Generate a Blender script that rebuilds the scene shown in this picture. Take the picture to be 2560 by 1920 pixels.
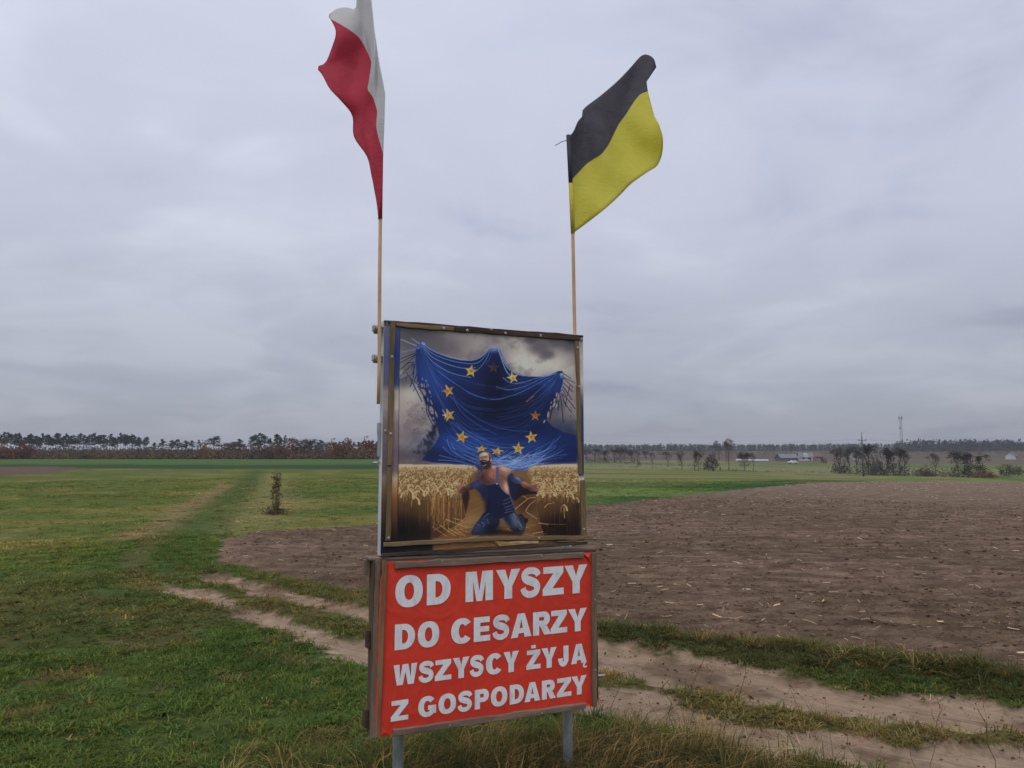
import bpy, bmesh, math, random
import numpy as np
from mathutils import Vector, Matrix

for o in list(bpy.data.objects):
    bpy.data.objects.remove(o)
random.seed(7)
rng = np.random.default_rng(7)
S = bpy.context.scene
COL = S.collection
rad = math.radians

# ------------------------------------------------------------------ camera
CAM_H = 2.0
FPX = 1850.0                      # focal length in pixels of the 2560 px wide photograph
PITCH = math.atan2(170, FPX)
cam = bpy.data.cameras.new('camera')
cam.sensor_width = 36
cam.lens = 36 * FPX / 2560
cam.clip_start = 0.05
cam.clip_end = 9000
camo = bpy.data.objects.new('camera', cam)
camo.location = (0, 0, CAM_H)
camo.rotation_euler = (rad(90) + PITCH, 0, 0)
COL.objects.link(camo)
S.camera = camo
S.render.engine = 'CYCLES'
S.cycles.use_adaptive_sampling = True
S.cycles.adaptive_threshold = 0.015
S.cycles.max_bounces = 4
S.cycles.diffuse_bounces = 2
S.cycles.glossy_bounces = 2
S.cycles.transmission_bounces = 3
S.cycles.volume_bounces = 0
S.render.resolution_x, S.render.resolution_y = 1024, 768

# ------------------------------------------------------------------ overcast sky
SUN_EL, SUN_AZ = 58.0, 200.0       # azimuth clockwise from +Y: behind the photographer
w = bpy.data.worlds.new('World')
S.world = w
w.use_nodes = True
nt = w.node_tree
nt.nodes.clear()
N = nt.nodes.new
L = nt.links.new


def vmath(nt, op, a, b=None):
    n = nt.nodes.new('ShaderNodeMath')
    n.operation = op
    for i, s in enumerate((a, b)):
        if s is None:
            continue
        if isinstance(s, (int, float)):
            n.inputs[i].default_value = s
        else:
            nt.links.new(s, n.inputs[i])
    return n.outputs[0]


def ramp(nt, fac, stops, interp='LINEAR'):
    n = nt.nodes.new('ShaderNodeValToRGB')
    n.color_ramp.interpolation = interp
    el = n.color_ramp.elements
    while len(el) < len(stops):
        el.new(0.5)
    for e, (p, c) in zip(el, stops):
        e.position = p
        e.color = (*c, 1) if len(c) == 3 else c
    nt.links.new(fac, n.inputs[0])
    return n.outputs[0]


def mixc(nt, fac, a, b, blend='MIX'):
    n = nt.nodes.new('ShaderNodeMix')
    n.data_type = 'RGBA'
    n.blend_type = blend
    for sock, val in ((n.inputs[0], fac), (n.inputs[6], a), (n.inputs[7], b)):
        if isinstance(val, (int, float)):
            sock.default_value = val
        elif isinstance(val, tuple):
            sock.default_value = (*val, 1) if len(val) == 3 else val
        else:
            nt.links.new(val, sock)
    return n.outputs[2]


def noise(nt, vec, scale, detail=4.0, rough=0.55, dist=0.0):
    n = nt.nodes.new('ShaderNodeTexNoise')
    n.inputs['Scale'].default_value = scale
    n.inputs['Detail'].default_value = detail
    n.inputs['Roughness'].default_value = rough
    n.inputs['Distortion'].default_value = dist
    if vec is not None:
        nt.links.new(vec, n.inputs['Vector'])
    return n.outputs[0]


tc = N('ShaderNodeTexCoord')
sep = N('ShaderNodeSeparateXYZ')
L(tc.outputs['Generated'], sep.inputs[0])
zpos = vmath(nt, 'MAXIMUM', sep.outputs[2], 0.0)
zz = vmath(nt, 'ADD', zpos, 0.17)
comb = N('ShaderNodeCombineXYZ')
L(vmath(nt, 'DIVIDE', sep.outputs[0], zz), comb.inputs[0])
L(vmath(nt, 'DIVIDE', sep.outputs[1], zz), comb.inputs[1])
comb.inputs[2].default_value = 3.7
n1 = noise(nt, comb.outputs[0], 0.7, 4.0, 0.52, 0.5)
n2 = noise(nt, comb.outputs[0], 2.0, 5.0, 0.55, 0.8)
nn = vmath(nt, 'ADD', vmath(nt, 'MULTIPLY', n1, 0.72), vmath(nt, 'MULTIPLY', n2, 0.28))
# cloud deck: thin and thick parts, luminance rising towards the zenith as under any overcast
deck = ramp(nt, nn, [(0.33, (0.47, 0.505, 0.64)), (0.47, (0.605, 0.64, 0.77)), (0.62, (0.72, 0.755, 0.885))], 'EASE')
lum = ramp(nt, zpos, [(0.0, (0.50, 0.50, 0.505)), (0.10, (0.66, 0.66, 0.66)), (0.28, (0.94, 0.94, 0.94)), (0.5, (1.06, 1.06, 1.06)), (1.0, (1.3, 1.28, 1.26))])
deck = mixc(nt, 1.0, deck, lum, 'MULTIPLY')
deck10 = N('ShaderNodeVectorMath')
deck10.operation = 'SCALE'
deck10.inputs['Scale'].default_value = 10.0
L(deck, deck10.inputs[0])
sky = N('ShaderNodeTexSky')
sky.sky_type = 'NISHITA'
sky.sun_disc = False
sky.sun_elevation = rad(SUN_EL)
sky.sun_rotation = rad(SUN_AZ)
mx = mixc(nt, 0.94, sky.outputs[0], deck10.outputs[0])
bg = N('ShaderNodeBackground')
bg.inputs['Strength'].default_value = 0.1
L(mx, bg.inputs[0])
wo = N('ShaderNodeOutputWorld')
L(bg.outputs[0], wo.inputs[0])

sun = bpy.data.lights.new('sun', 'SUN')
sun.energy = 1.05
sun.angle = rad(40)
sun.color = (1.0, 0.97, 0.93)
suno = bpy.data.objects.new('sun', sun)
az, el = rad(SUN_AZ), rad(SUN_EL)
sd = Vector((math.sin(az) * math.cos(el), math.cos(az) * math.cos(el), math.sin(el)))
suno.rotation_euler = sd.to_track_quat('Z', 'Y').to_euler()
suno.location = (0, -20, 40)
COL.objects.link(suno)

vs = S.view_settings
vs.view_transform = 'Standard'
vs.look = 'None'
vs.exposure = 0.0
vs.gamma = 1.0
vs.use_curve_mapping = False

# ------------------------------------------------------------------ helpers
_F = Vector((0, math.cos(PITCH), math.sin(PITCH)))
_U = Vector((0, -math.sin(PITCH), math.cos(PITCH)))


def ray(u, v):
    """direction (unit forward depth) of a measured photo point"""
    return _F + Vector((1, 0, 0)) * ((u - 1280) / FPX) - _U * ((v - 960) / FPX)


def g(u, v):
    """flat ground point (x, y) in metres of a measured photo point"""
    d = ray(u, v)
    t = CAM_H / max(-d.z, 1e-4)
    return (d.x * t, d.y * t)


def at(u, v, y):
    """point at distance y in front of the camera"""
    d = ray(u, v)
    t = y / d.y
    return Vector((d.x * t, d.y * t, CAM_H + d.z * t))


def lin(c):
    c = np.asarray(c, float) / 255.0
    return np.where(c <= 0.04045, c / 12.92, ((c + 0.055) / 1.055) ** 2.4)


def alb(c, k):
    """surface albedo from a colour seen in the photo under illumination factor k"""
    return tuple(np.clip(lin(c) / (k * LIGHT), 0.004, 0.85))


LIGHT = np.array([0.955, 0.985, 1.09])   # the grey sky is a little blue
KH, KV = 0.90, 0.56      # how much light a level / an upright surface gets in this overcast


def tag(o, label=None, cat=None, group=None, kind=None):
    if label: o['label'] = label
    if cat: o['category'] = cat
    if group: o['group'] = group
    if kind: o['kind'] = kind
    return o


def empty(name, loc=(0, 0, 0), rz=0.0):
    o = bpy.data.objects.new(name, None)
    o.empty_display_size = 0.2
    o.location = loc
    o.rotation_euler = (0, 0, rz)
    COL.objects.link(o)
    return o


def mobj(name, verts, faces, mat=None, parent=None, smooth=False):
    me = bpy.data.meshes.new(name)
    me.from_pydata([tuple(v) for v in verts], [], [tuple(f) for f in faces])
    if smooth:
        me.shade_smooth()
    me.update()
    o = bpy.data.objects.new(name, me)
    if mat is not None:
        for m in (mat if isinstance(mat, (list, tuple)) else [mat]):
            me.materials.append(m)
    COL.objects.link(o)
    o.parent = parent
    return o


def np_mesh(name, V, F, mat=None, parent=None, smooth=False):
    """V (n,3), F (m,k) numpy arrays, all faces with k corners"""
    me = bpy.data.meshes.new(name)
    V = np.ascontiguousarray(V, np.float32)
    F = np.ascontiguousarray(F, np.int32)
    k = F.shape[1]
    me.vertices.add(len(V))
    me.vertices.foreach_set('co', V.ravel())
    me.loops.add(F.size)
    me.loops.foreach_set('vertex_index', F.ravel())
    me.polygons.add(len(F))
    me.polygons.foreach_set('loop_start', np.arange(0, F.size, k, dtype=np.int32))
    me.update(calc_edges=True)
    me.validate()
    if smooth:
        me.shade_smooth()
    if mat is not None:
        for m in (mat if isinstance(mat, (list, tuple)) else [mat]):
            me.materials.append(m)
    if name is None:
        return me
    o = bpy.data.objects.new(name, me)
    COL.objects.link(o)
    o.parent = parent
    return o


def set_color_attr(me, name, rgb):
    a = me.attributes.new(name, 'FLOAT_COLOR', 'POINT')
    c = np.ones((len(me.vertices), 4), np.float32)
    c[:, :3] = rgb
    a.data.foreach_set('color', c.ravel())


# ---- numpy value noise
def _hash(ix, iy, seed):
    h = (ix.astype(np.int64) * 374761393 + iy.astype(np.int64) * 668265263 + seed * 1274126177) & 0xffffffff
    h = ((h ^ (h >> 13)) * 1274126177) & 0xffffffff
    return ((h ^ (h >> 16)) & 0xffff) / 65535.0


def vnoise(x, y, seed=0):
    ix, iy = np.floor(x), np.floor(y)
    fx, fy = x - ix, y - iy
    fx = fx * fx * fx * (fx * (fx * 6 - 15) + 10)
    fy = fy * fy * fy * (fy * (fy * 6 - 15) + 10)
    a, b = _hash(ix, iy, seed), _hash(ix + 1, iy, seed)
    c, d = _hash(ix, iy + 1, seed), _hash(ix + 1, iy + 1, seed)
    return (a * (1 - fx) + b * fx) * (1 - fy) + (c * (1 - fx) + d * fx) * fy


def fbm(x, y, scale, octaves=4, seed=0, gain=0.5):
    s, a, t = 0.0, 1.0, 0.0
    for i in range(octaves):
        c, sn = math.cos(0.6 * i + 0.3), math.sin(0.6 * i + 0.3)
        s = s + a * vnoise((x * c - y * sn) * scale + 17.3 * i, (x * sn + y * c) * scale - 9.1 * i, seed + i * 13)
        t += a
        a *= gain
        scale *= 2.03
    return s / t


def sstep(a, b, x):
    t = np.clip((x - a) / (b - a), 0, 1)
    return t * t * (3 - 2 * t)


def seg_dist(x, y, pts, with_t=False):
    """distance to an open polyline, and the position along it (0..1)"""
    best = np.full(np.shape(x), 1e9)
    bt = np.zeros(np.shape(x))
    n = len(pts) - 1
    for i in range(n):
        (ax, ay), (bx, by) = pts[i], pts[i + 1]
        dx, dy = bx - ax, by - ay
        l2 = dx * dx + dy * dy + 1e-12
        t = np.clip(((x - ax) * dx + (y - ay) * dy) / l2, 0, 1)
        d = np.hypot(x - ax - t * dx, y - ay - t * dy)
        m = d < best
        best = np.where(m, d, best)
        if with_t:
            bt = np.where(m, (i + t) / n, bt)
    return (best, bt) if with_t else best


def poly_sdf(x, y, pts):
    """signed distance, positive inside"""
    d = seg_dist(x, y, list(pts) + [pts[0]])
    ins = np.zeros(np.shape(x), bool)
    n = len(pts)
    for i in range(n):
        (ax, ay), (bx, by) = pts[i], pts[(i + 1) % n]
        if ay == by:
            continue
        c = ((ay > y) != (by > y)) & (x < (bx - ax) * (y - ay) / (by - ay) + ax)
        ins ^= c
    return np.where(ins, d, -d)


def smooth_line(pts, n=6):
    """Catmull-Rom through the points"""
    P = [np.array(p, float) for p in pts]
    P = [2 * P[0] - P[1]] + P + [2 * P[-1] - P[-2]]
    out = []
    for i in range(1, len(P) - 2):
        for k in range(n):
            t = k / n
            a, b, c, d = P[i - 1], P[i], P[i + 1], P[i + 2]
            out.append(0.5 * ((2 * b) + (c - a) * t + (2 * a - 5 * b + 4 * c - d) * t * t + (3 * b - a - 3 * c + d) * t ** 3))
    out.append(P[-2])
    return [tuple(p) for p in out]


# ------------------------------------------------------------------ materials
def new_mat(name):
    m = bpy.data.materials.new(name)
    m.use_nodes = True
    nt = m.node_tree
    b = nt.nodes['Principled BSDF']
    b.inputs['Specular IOR Level'].default_value = 0.25
    return m, nt, b


def bump(nt, height, strength, dist):
    n = nt.nodes.new('ShaderNodeBump')
    n.inputs['Strength'].default_value = strength
    n.inputs['Distance'].default_value = dist
    nt.links.new(height, n.inputs['Height'])
    return n.outputs[0]


def coords(nt, scale=(1, 1, 1), kind='Object'):
    t = nt.nodes.new('ShaderNodeTexCoord')
    m = nt.nodes.new('ShaderNodeMapping')
    m.inputs['Scale'].default_value = scale
    nt.links.new(t.outputs[kind], m.inputs[0])
    return m.outputs[0]


def noisy(name, c1, c2, scale=4.0, stretch=(1, 1, 1), rough=0.85, bs=0.3, bd=0.004, lo=0.35, hi=0.65, spec=0.2, metal=0.0):
    m, nt, b = new_mat(name)
    v = coords(nt, stretch)
    f = noise(nt, v, scale, 6, 0.6, 0.3)
    col = ramp(nt, f, [(lo, c1), (hi, c2)])
    f2 = noise(nt, v, scale * 7, 3, 0.6)
    col = mixc(nt, 0.5, col, ramp(nt, f2, [(0.3, (0.55, 0.55, 0.55)), (0.7, (1.15, 1.15, 1.15))]), 'MULTIPLY')
    nt.links.new(col, b.inputs['Base Color'])
    b.inputs['Roughness'].default_value = rough
    b.inputs['Specular IOR Level'].default_value = spec
    b.inputs['Metallic'].default_value = metal
    nt.links.new(bump(nt, f2, bs, bd), b.inputs['Normal'])
    return m


def leafy(name, c1, c2, transl=0.35, per='random'):
    """foliage: colour varies from object to object and clump to clump, thin enough to let some light through"""
    m, nt, b = new_mat(name)
    nt.nodes.remove(b)
    v = coords(nt)
    f = noise(nt, v, 1.3, 3, 0.6)
    gn = nt.nodes.new('ShaderNodeNewGeometry')
    f = vmath(nt, 'ADD', vmath(nt, 'MULTIPLY', f, 0.6), vmath(nt, 'MULTIPLY', gn.outputs['Random Per Island'], 0.4))
    col = ramp(nt, f, [(0.25, c1), (0.75, c2)])
    d = nt.nodes.new('ShaderNodeBsdfDiffuse')
    t = nt.nodes.new('ShaderNodeBsdfTranslucent')
    nt.links.new(col, d.inputs[0])
    nt.links.new(col, t.inputs[0])
    mx = nt.nodes.new('ShaderNodeMixShader')
    mx.inputs[0].default_value = transl
    nt.links.new(d.outputs[0], mx.inputs[1])
    nt.links.new(t.outputs[0], mx.inputs[2])
    nt.links.new(mx.outputs[0], nt.nodes['Material Output'].inputs[0])
    return m


def blade_mat(name):
    """grass blades: tint comes from the tuft they belong to"""
    m, nt, b = new_mat(name)
    nt.nodes.remove(b)
    a = nt.nodes.new('ShaderNodeAttribute')
    a.attribute_type = 'INSTANCER'
    a.attribute_name = 'tint'
    gn = nt.nodes.new('ShaderNodeNewGeometry')
    var = ramp(nt, gn.outputs['Random Per Island'], [(0.0, (0.7, 0.72, 0.7)), (1.0, (1.35, 1.28, 1.2))])
    col = mixc(nt, 1.0, a.outputs['Color'], var, 'MULTIPLY')
    d = nt.nodes.new('ShaderNodeBsdfDiffuse')
    t = nt.nodes.new('ShaderNodeBsdfTranslucent')
    nt.links.new(col, d.inputs[0])
    nt.links.new(col, t.inputs[0])
    mx = nt.nodes.new('ShaderNodeMixShader')
    mx.inputs[0].default_value = 0.3
    nt.links.new(d.outputs[0], mx.inputs[1])
    nt.links.new(t.outputs[0], mx.inputs[2])
    nt.links.new(mx.outputs[0], nt.nodes['Material Output'].inputs[0])
    return m


def ground_mat(name, s1, s2, lo, hi, bs, bd, fine=60.0, stretch=(1, 1, 1), turn=0.0, rows=0.0):
    """soil or turf: regional colour from the surface, mottling and relief from noise"""
    m, nt, b = new_mat(name)
    a = nt.nodes.new('ShaderNodeAttribute')
    a.attribute_name = 'col'
    v = coords(nt)
    mp_ = nt.nodes.new('ShaderNodeMapping')
    mp_.inputs['Rotation'].default_value = (0, 0, turn)
    nt.links.new(v, mp_.inputs[0])
    mq_ = nt.nodes.new('ShaderNodeMapping')
    mq_.inputs['Scale'].default_value = stretch
    nt.links.new(mp_.outputs[0], mq_.inputs[0])
    f1 = noise(nt, v, s1, 6, 0.65, 0.5)
    f2 = noise(nt, mq_.outputs[0], s2, 5, 0.7)
    k1 = ramp(nt, f1, [(0.3, (lo,) * 3), (0.7, (hi,) * 3)])
    k2 = ramp(nt, f2, [(0.3, (lo,) * 3), (0.7, (hi,) * 3)])
    col = mixc(nt, 1.0, mixc(nt, 1.0, a.outputs['Color'], k1, 'MULTIPLY'), k2, 'MULTIPLY')
    wv_ = None
    if rows:
        wv = nt.nodes.new('ShaderNodeTexWave')
        wv.bands_direction = 'Y'
        wv.inputs['Scale'].default_value = rows
        wv.inputs['Distortion'].default_value = 7.0
        wv.inputs['Detail'].default_value = 3.0
        wv.inputs['Detail Scale'].default_value = 0.5
        nt.links.new(mp_.outputs[0], wv.inputs['Vector'])
        wv_ = wv.outputs['Fac']
        col = mixc(nt, 1.0, col, ramp(nt, wv_, [(0.15, (0.84, 0.84, 0.84)), (0.7, (1.07, 1.07, 1.07))]), 'MULTIPLY')
    nt.links.new(col, b.inputs['Base Color'])
    b.inputs['Roughness'].default_value = 1.0
    b.inputs['Specular IOR Level'].default_value = 0.05
    f3 = noise(nt, v, fine, 4, 0.7)
    hgt = vmath(nt, 'ADD', f2, vmath(nt, 'MULTIPLY', f3, 0.4))
    if wv_ is not None:
        hgt = vmath(nt, 'ADD', hgt, vmath(nt, 'MULTIPLY', wv_, 0.8))
    nt.links.new(bump(nt, hgt, bs, bd), b.inputs['Normal'])
    return m


# ---- instancing: points with rot / scl / tint / idx and a few prototype meshes
def scatter(name, P, rot, scl, tint, idx, protos, kind='stuff', label=None, cat=None):
    me = bpy.data.meshes.new(name)
    n = len(P)
    me.vertices.add(n)
    me.vertices.foreach_set('co', np.ascontiguousarray(P, np.float32).ravel())
    def addv(nm, typ, key, arr, dt):
        a = me.attributes.new(nm, typ, 'POINT')
        a.data.foreach_set(key, np.ascontiguousarray(arr, dt).ravel())
    addv('rot', 'FLOAT_VECTOR', 'vector', rot, np.float32)
    addv('scl', 'FLOAT_VECTOR', 'vector', scl, np.float32)
    c = np.ones((n, 4), np.float32)
    c[:, :3] = tint
    addv('tint', 'FLOAT_COLOR', 'color', c, np.float32)
    addv('idx', 'INT', 'value', idx, np.int32)
    o = bpy.data.objects.new(name, me)
    COL.objects.link(o)
    ng = bpy.data.node_groups.new(name, 'GeometryNodeTree')
    ng.interface.new_socket('Geometry', in_out='INPUT', socket_type='NodeSocketGeometry')
    ng.interface.new_socket('Geometry', in_out='OUTPUT', socket_type='NodeSocketGeometry')
    nn = ng.nodes.new
    gi, go = nn('NodeGroupInput'), nn('NodeGroupOutput')
    g2i = nn('GeometryNodeGeometryToInstance')
    for p in protos[::-1]:
        oi = nn('GeometryNodeObjectInfo')
        oi.inputs['Object'].default_value = p
        ng.links.new(oi.outputs['Geometry'], g2i.inputs[0])
    iop = nn('GeometryNodeInstanceOnPoints')
    def na(nm, typ):
        x = nn('GeometryNodeInputNamedAttribute')
        x.data_type = typ
        x.inputs['Name'].default_value = nm
        return x.outputs['Attribute']
    e2r = nn('FunctionNodeEulerToRotation')
    ng.links.new(na('rot', 'FLOAT_VECTOR'), e2r.inputs[0])
    ng.links.new(e2r.outputs[0], iop.inputs['Rotation'])
    ng.links.new(na('scl', 'FLOAT_VECTOR'), iop.inputs['Scale'])
    iop.inputs['Pick Instance'].default_value = True
    ng.links.new(na('idx', 'INT'), iop.inputs['Instance Index'])
    ng.links.new(gi.outputs[0], iop.inputs['Points'])
    ng.links.new(g2i.outputs[0], iop.inputs['Instance'])
    ng.links.new(iop.outputs[0], go.inputs[0])
    md = o.modifiers.new('scatter', 'NODES')
    md.node_group = ng
    tag(o, label, cat, kind=kind)
    return o


def proto(name, V, F, mat, smooth=False):
    """mesh used only as the source of scattered pieces; it is not placed in the scene itself"""
    me = bpy.data.meshes.new(name)
    me.from_pydata([tuple(v) for v in V], [], [tuple(f) for f in F])
    if smooth:
        me.shade_smooth()
    me.materials.append(mat)
    return bpy.data.objects.new(name, me)

# ================================================================== TERRAIN
D_T = np.array([0, 30, 60, 80, 100, 150, 200, 250, 400, 600, 900, 1400, 2600, 4000.])
Z_LEFT = np.array([0, 0, 0, 0, 0, 0, 0, 0, 0.2, 1.0, 2.5, 5, 6, 6.])
Z_MID = np.array([0, 0, -0.2, -0.55, -1.0, -1.95, -2.3, -2.5, -2.5, -1.4, 2.0, 6, 8, 8.])
Z_RIGHT = np.array([0, 0, -0.03, -0.75, -1.5, -3.05, -3.6, -3.8, -3.2, -1.6, 2.0, 6, 8, 8.])
_dd = np.linspace(0, 4000, 4001)


def _smooth_table(z):
    t = np.interp(_dd, D_T, z)
    for k in (7, 5):
        p = np.pad(t, k, mode='edge')
        t = np.convolve(p, np.ones(2 * k + 1) / (2 * k + 1), 'valid')
    return t


_TL, _TM, _TR = map(_smooth_table, (Z_LEFT, Z_MID, Z_RIGHT))


def base_height(x, y):
    d = np.hypot(x, y)
    a = x / np.maximum(y, 1e-3)
    a = np.where(y > 0, a, np.where(x > 0, 9, -9))
    zl, zm, zr = (np.interp(d, _dd, t) for t in (_TL, _TM, _TR))
    k1 = sstep(-0.12, 0.14, a)
    k2 = sstep(0.2, 0.45, a)
    return (zl * (1 - k1) + zm * k1) * (1 - k2) + zr * k2


def ground_hit(u, v):
    """where the line of sight to a measured point meets the large-scale terrain"""
    d = ray(u, v)
    t = np.geomspace(3, 3500, 6000)
    X, Y, Z = d.x * t, d.y * t, CAM_H + d.z * t
    below = np.nonzero(Z < base_height(X, Y))[0]
    i = below[0] if len(below) else len(t) - 1
    return float(X[i]), float(Y[i]), float(base_height(X[i:i + 1], Y[i:i + 1])[0])


def G(*uv):
    return [g(*p) for p in uv]


PLOUGH = G((545, 1352), (620, 1332), (760, 1322), (940, 1310), (1200, 1288), (1470, 1266), (1640, 1246), (1780, 1229),
           (1900, 1217), (2000, 1208), (2120, 1202), (2300, 1199), (2560, 1196), (3100, 1192), (3100, 1770), (2560, 1690), (2300, 1650), (2100, 1625),
           (1900, 1603), (1700, 1582), (1500, 1565), (1200, 1530), (940, 1485), (760, 1446), (640, 1425), (560, 1405), (535, 1385))
SOIL2 = G((-700, 1176), (0, 1167), (110, 1165), (235, 1171), (190, 1179), (110, 1186), (0, 1195), (-700, 1230))
RUT_A = smooth_line(G((505, 1431), (564, 1447), (629, 1461), (694, 1481), (781, 1506), (868, 1524), (940, 1540), (1200, 1590),
                      (1495, 1639), (1659, 1664), (1858, 1702), (2057, 1742), (2256, 1771), (2455, 1790), (2700, 1812), (3200, 1850)), 3)
RUT_B = smooth_line(G((410, 1462), (460, 1478), (503, 1490), (564, 1512), (629, 1538), (668, 1553), (716, 1568), (781, 1586),
                      (846, 1604), (924, 1630), (1200, 1690), (1525, 1747), (1659, 1785), (1808, 1820), (1957, 1853), (2156, 1882), (2355, 1903), (2700, 1935), (3200, 1985)), 3)
# the grown-over track that climbs the meadow, its worn strips and the lusher crown between
WORN_1 = smooth_line(G((345, 1345), (420, 1310), (480, 1270), (540, 1232), (575, 1210)), 4)
WORN_2 = smooth_line(G((590, 1318), (625, 1280), (650, 1240), (668, 1205), (680, 1185)), 4)
LUSH = smooth_line(G((470, 1470), (430, 1420), (440, 1370), (500, 1310), (570, 1250), (625, 1200), (645, 1175)), 4)
OLD_RUT = smooth_line(G((380, 1478), (345, 1430), (345, 1385), (400, 1345)), 4)


def masks(x, y):
    """fields over the ground: 1 inside, 0 outside, with ragged edges"""
    d = np.hypot(x, y)
    w1 = fbm(x, y, 1.1, 4, 5) - 0.5
    w2 = fbm(x, y, 4.0, 3, 9) - 0.5
    wob = 0.5 * w1 + 0.35 * w2
    pl = poly_sdf(x, y, PLOUGH) + wob * 0.7
    da, ta = seg_dist(x, y, RUT_A, True)
    db, tb = seg_dist(x, y, RUT_B, True)
    wa = np.interp(ta, [0, 0.05, 0.3, 0.48, 0.6, 0.8, 1], [0.05, 0.22, 0.24, 0.29, 0.36, 0.42, 0.5])
    wb = np.interp(tb, [0, 0.05, 0.16, 0.18, 0.2, 0.31, 0.34, 0.37, 0.5, 0.7, 1], [0.05, 0.18, 0.18, 0.08, 0.2, 0.18, 0.06, 0.2, 0.28, 0.32, 0.42])
    wf = np.where((ta > 0.02) | (tb > 0.02), 1, 1)
    w3 = fbm(x * 0.6, y * 1.6, 7.0, 3, 12) - 0.5
    sa = wa - da + wob * 0.62 + w3 * 0.34
    sb = wb - db + wob * 0.62 + w3 * 0.34
    sand = np.maximum(sa, sb) * wf
    dr = np.minimum(da, db)
    # verge between track and ploughed land
    verge = (pl < 0) & (pl > -3)
    return dict(plough=pl, sand=sand, da=da, db=db, ta=ta, tb=tb, wob=wob, w1=w1, w2=w2, d=d, dr=dr, sa=sa, sb=sb)


def micro(x, y, M):
    """small relief on top of the terrain"""
    near = 1 - sstep(40, 90, M['d'])
    pm = sstep(0.0, 0.35, M['plough'])
    # harrowed furrows run along the field, broken into clods
    ang = 0.62
    s = x * math.sin(ang) + y * math.cos(ang)
    warp = (fbm(x, y, 0.25, 3, 31) - 0.5) * 2.2
    fur = np.sin((s + warp) * 2 * math.pi / 0.38)
    cl = 0.6 * fbm(x * 0.13, y + 0.12 * x, 5.0, 4, 40, 0.6) + 0.4 * fbm(x * 0.5, y, 6.0, 3, 41, 0.6) - 0.5
    h = pm * near * (fur * 0.016 + cl * 0.15 + 0.03)
    rs = sstep(-0.12, 0.2, M['sand'])
    h = h - rs * near * 0.055 + rs * near * (fbm(x, y, 6, 3, 50) - 0.5) * 0.025
    turf = (1 - pm) * (1 - rs)
    h = h + turf * near * ((fbm(x, y, 2.2, 3, 60) - 0.5) * 0.06 + (fbm(x, y, 0.5, 2, 61) - 0.5) * 0.10)
    # raised grassy bank beside the ploughed land, higher to the right
    bank = np.exp(-((M['plough'] + 0.45) / 0.38) ** 2) * sstep(-3.5, 1.5, x) * (1 - sstep(12, 18, M['d']))
    h = h + bank * (0.10 + 0.06 * M['w1'])
    # low hump of tall grass at the foot of the sign
    h = h + 0.10 * np.exp(-(((x - 0.4) / 1.5) ** 2 + ((y - 4.6) / 0.6) ** 2))
    return h


def height(x, y, M=None):
    if M is None:
        M = masks(x, y)
    return base_height(x, y) + micro(x, y, M)


def sc(c, k=KH):
    return np.array(alb(c, k))


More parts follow.
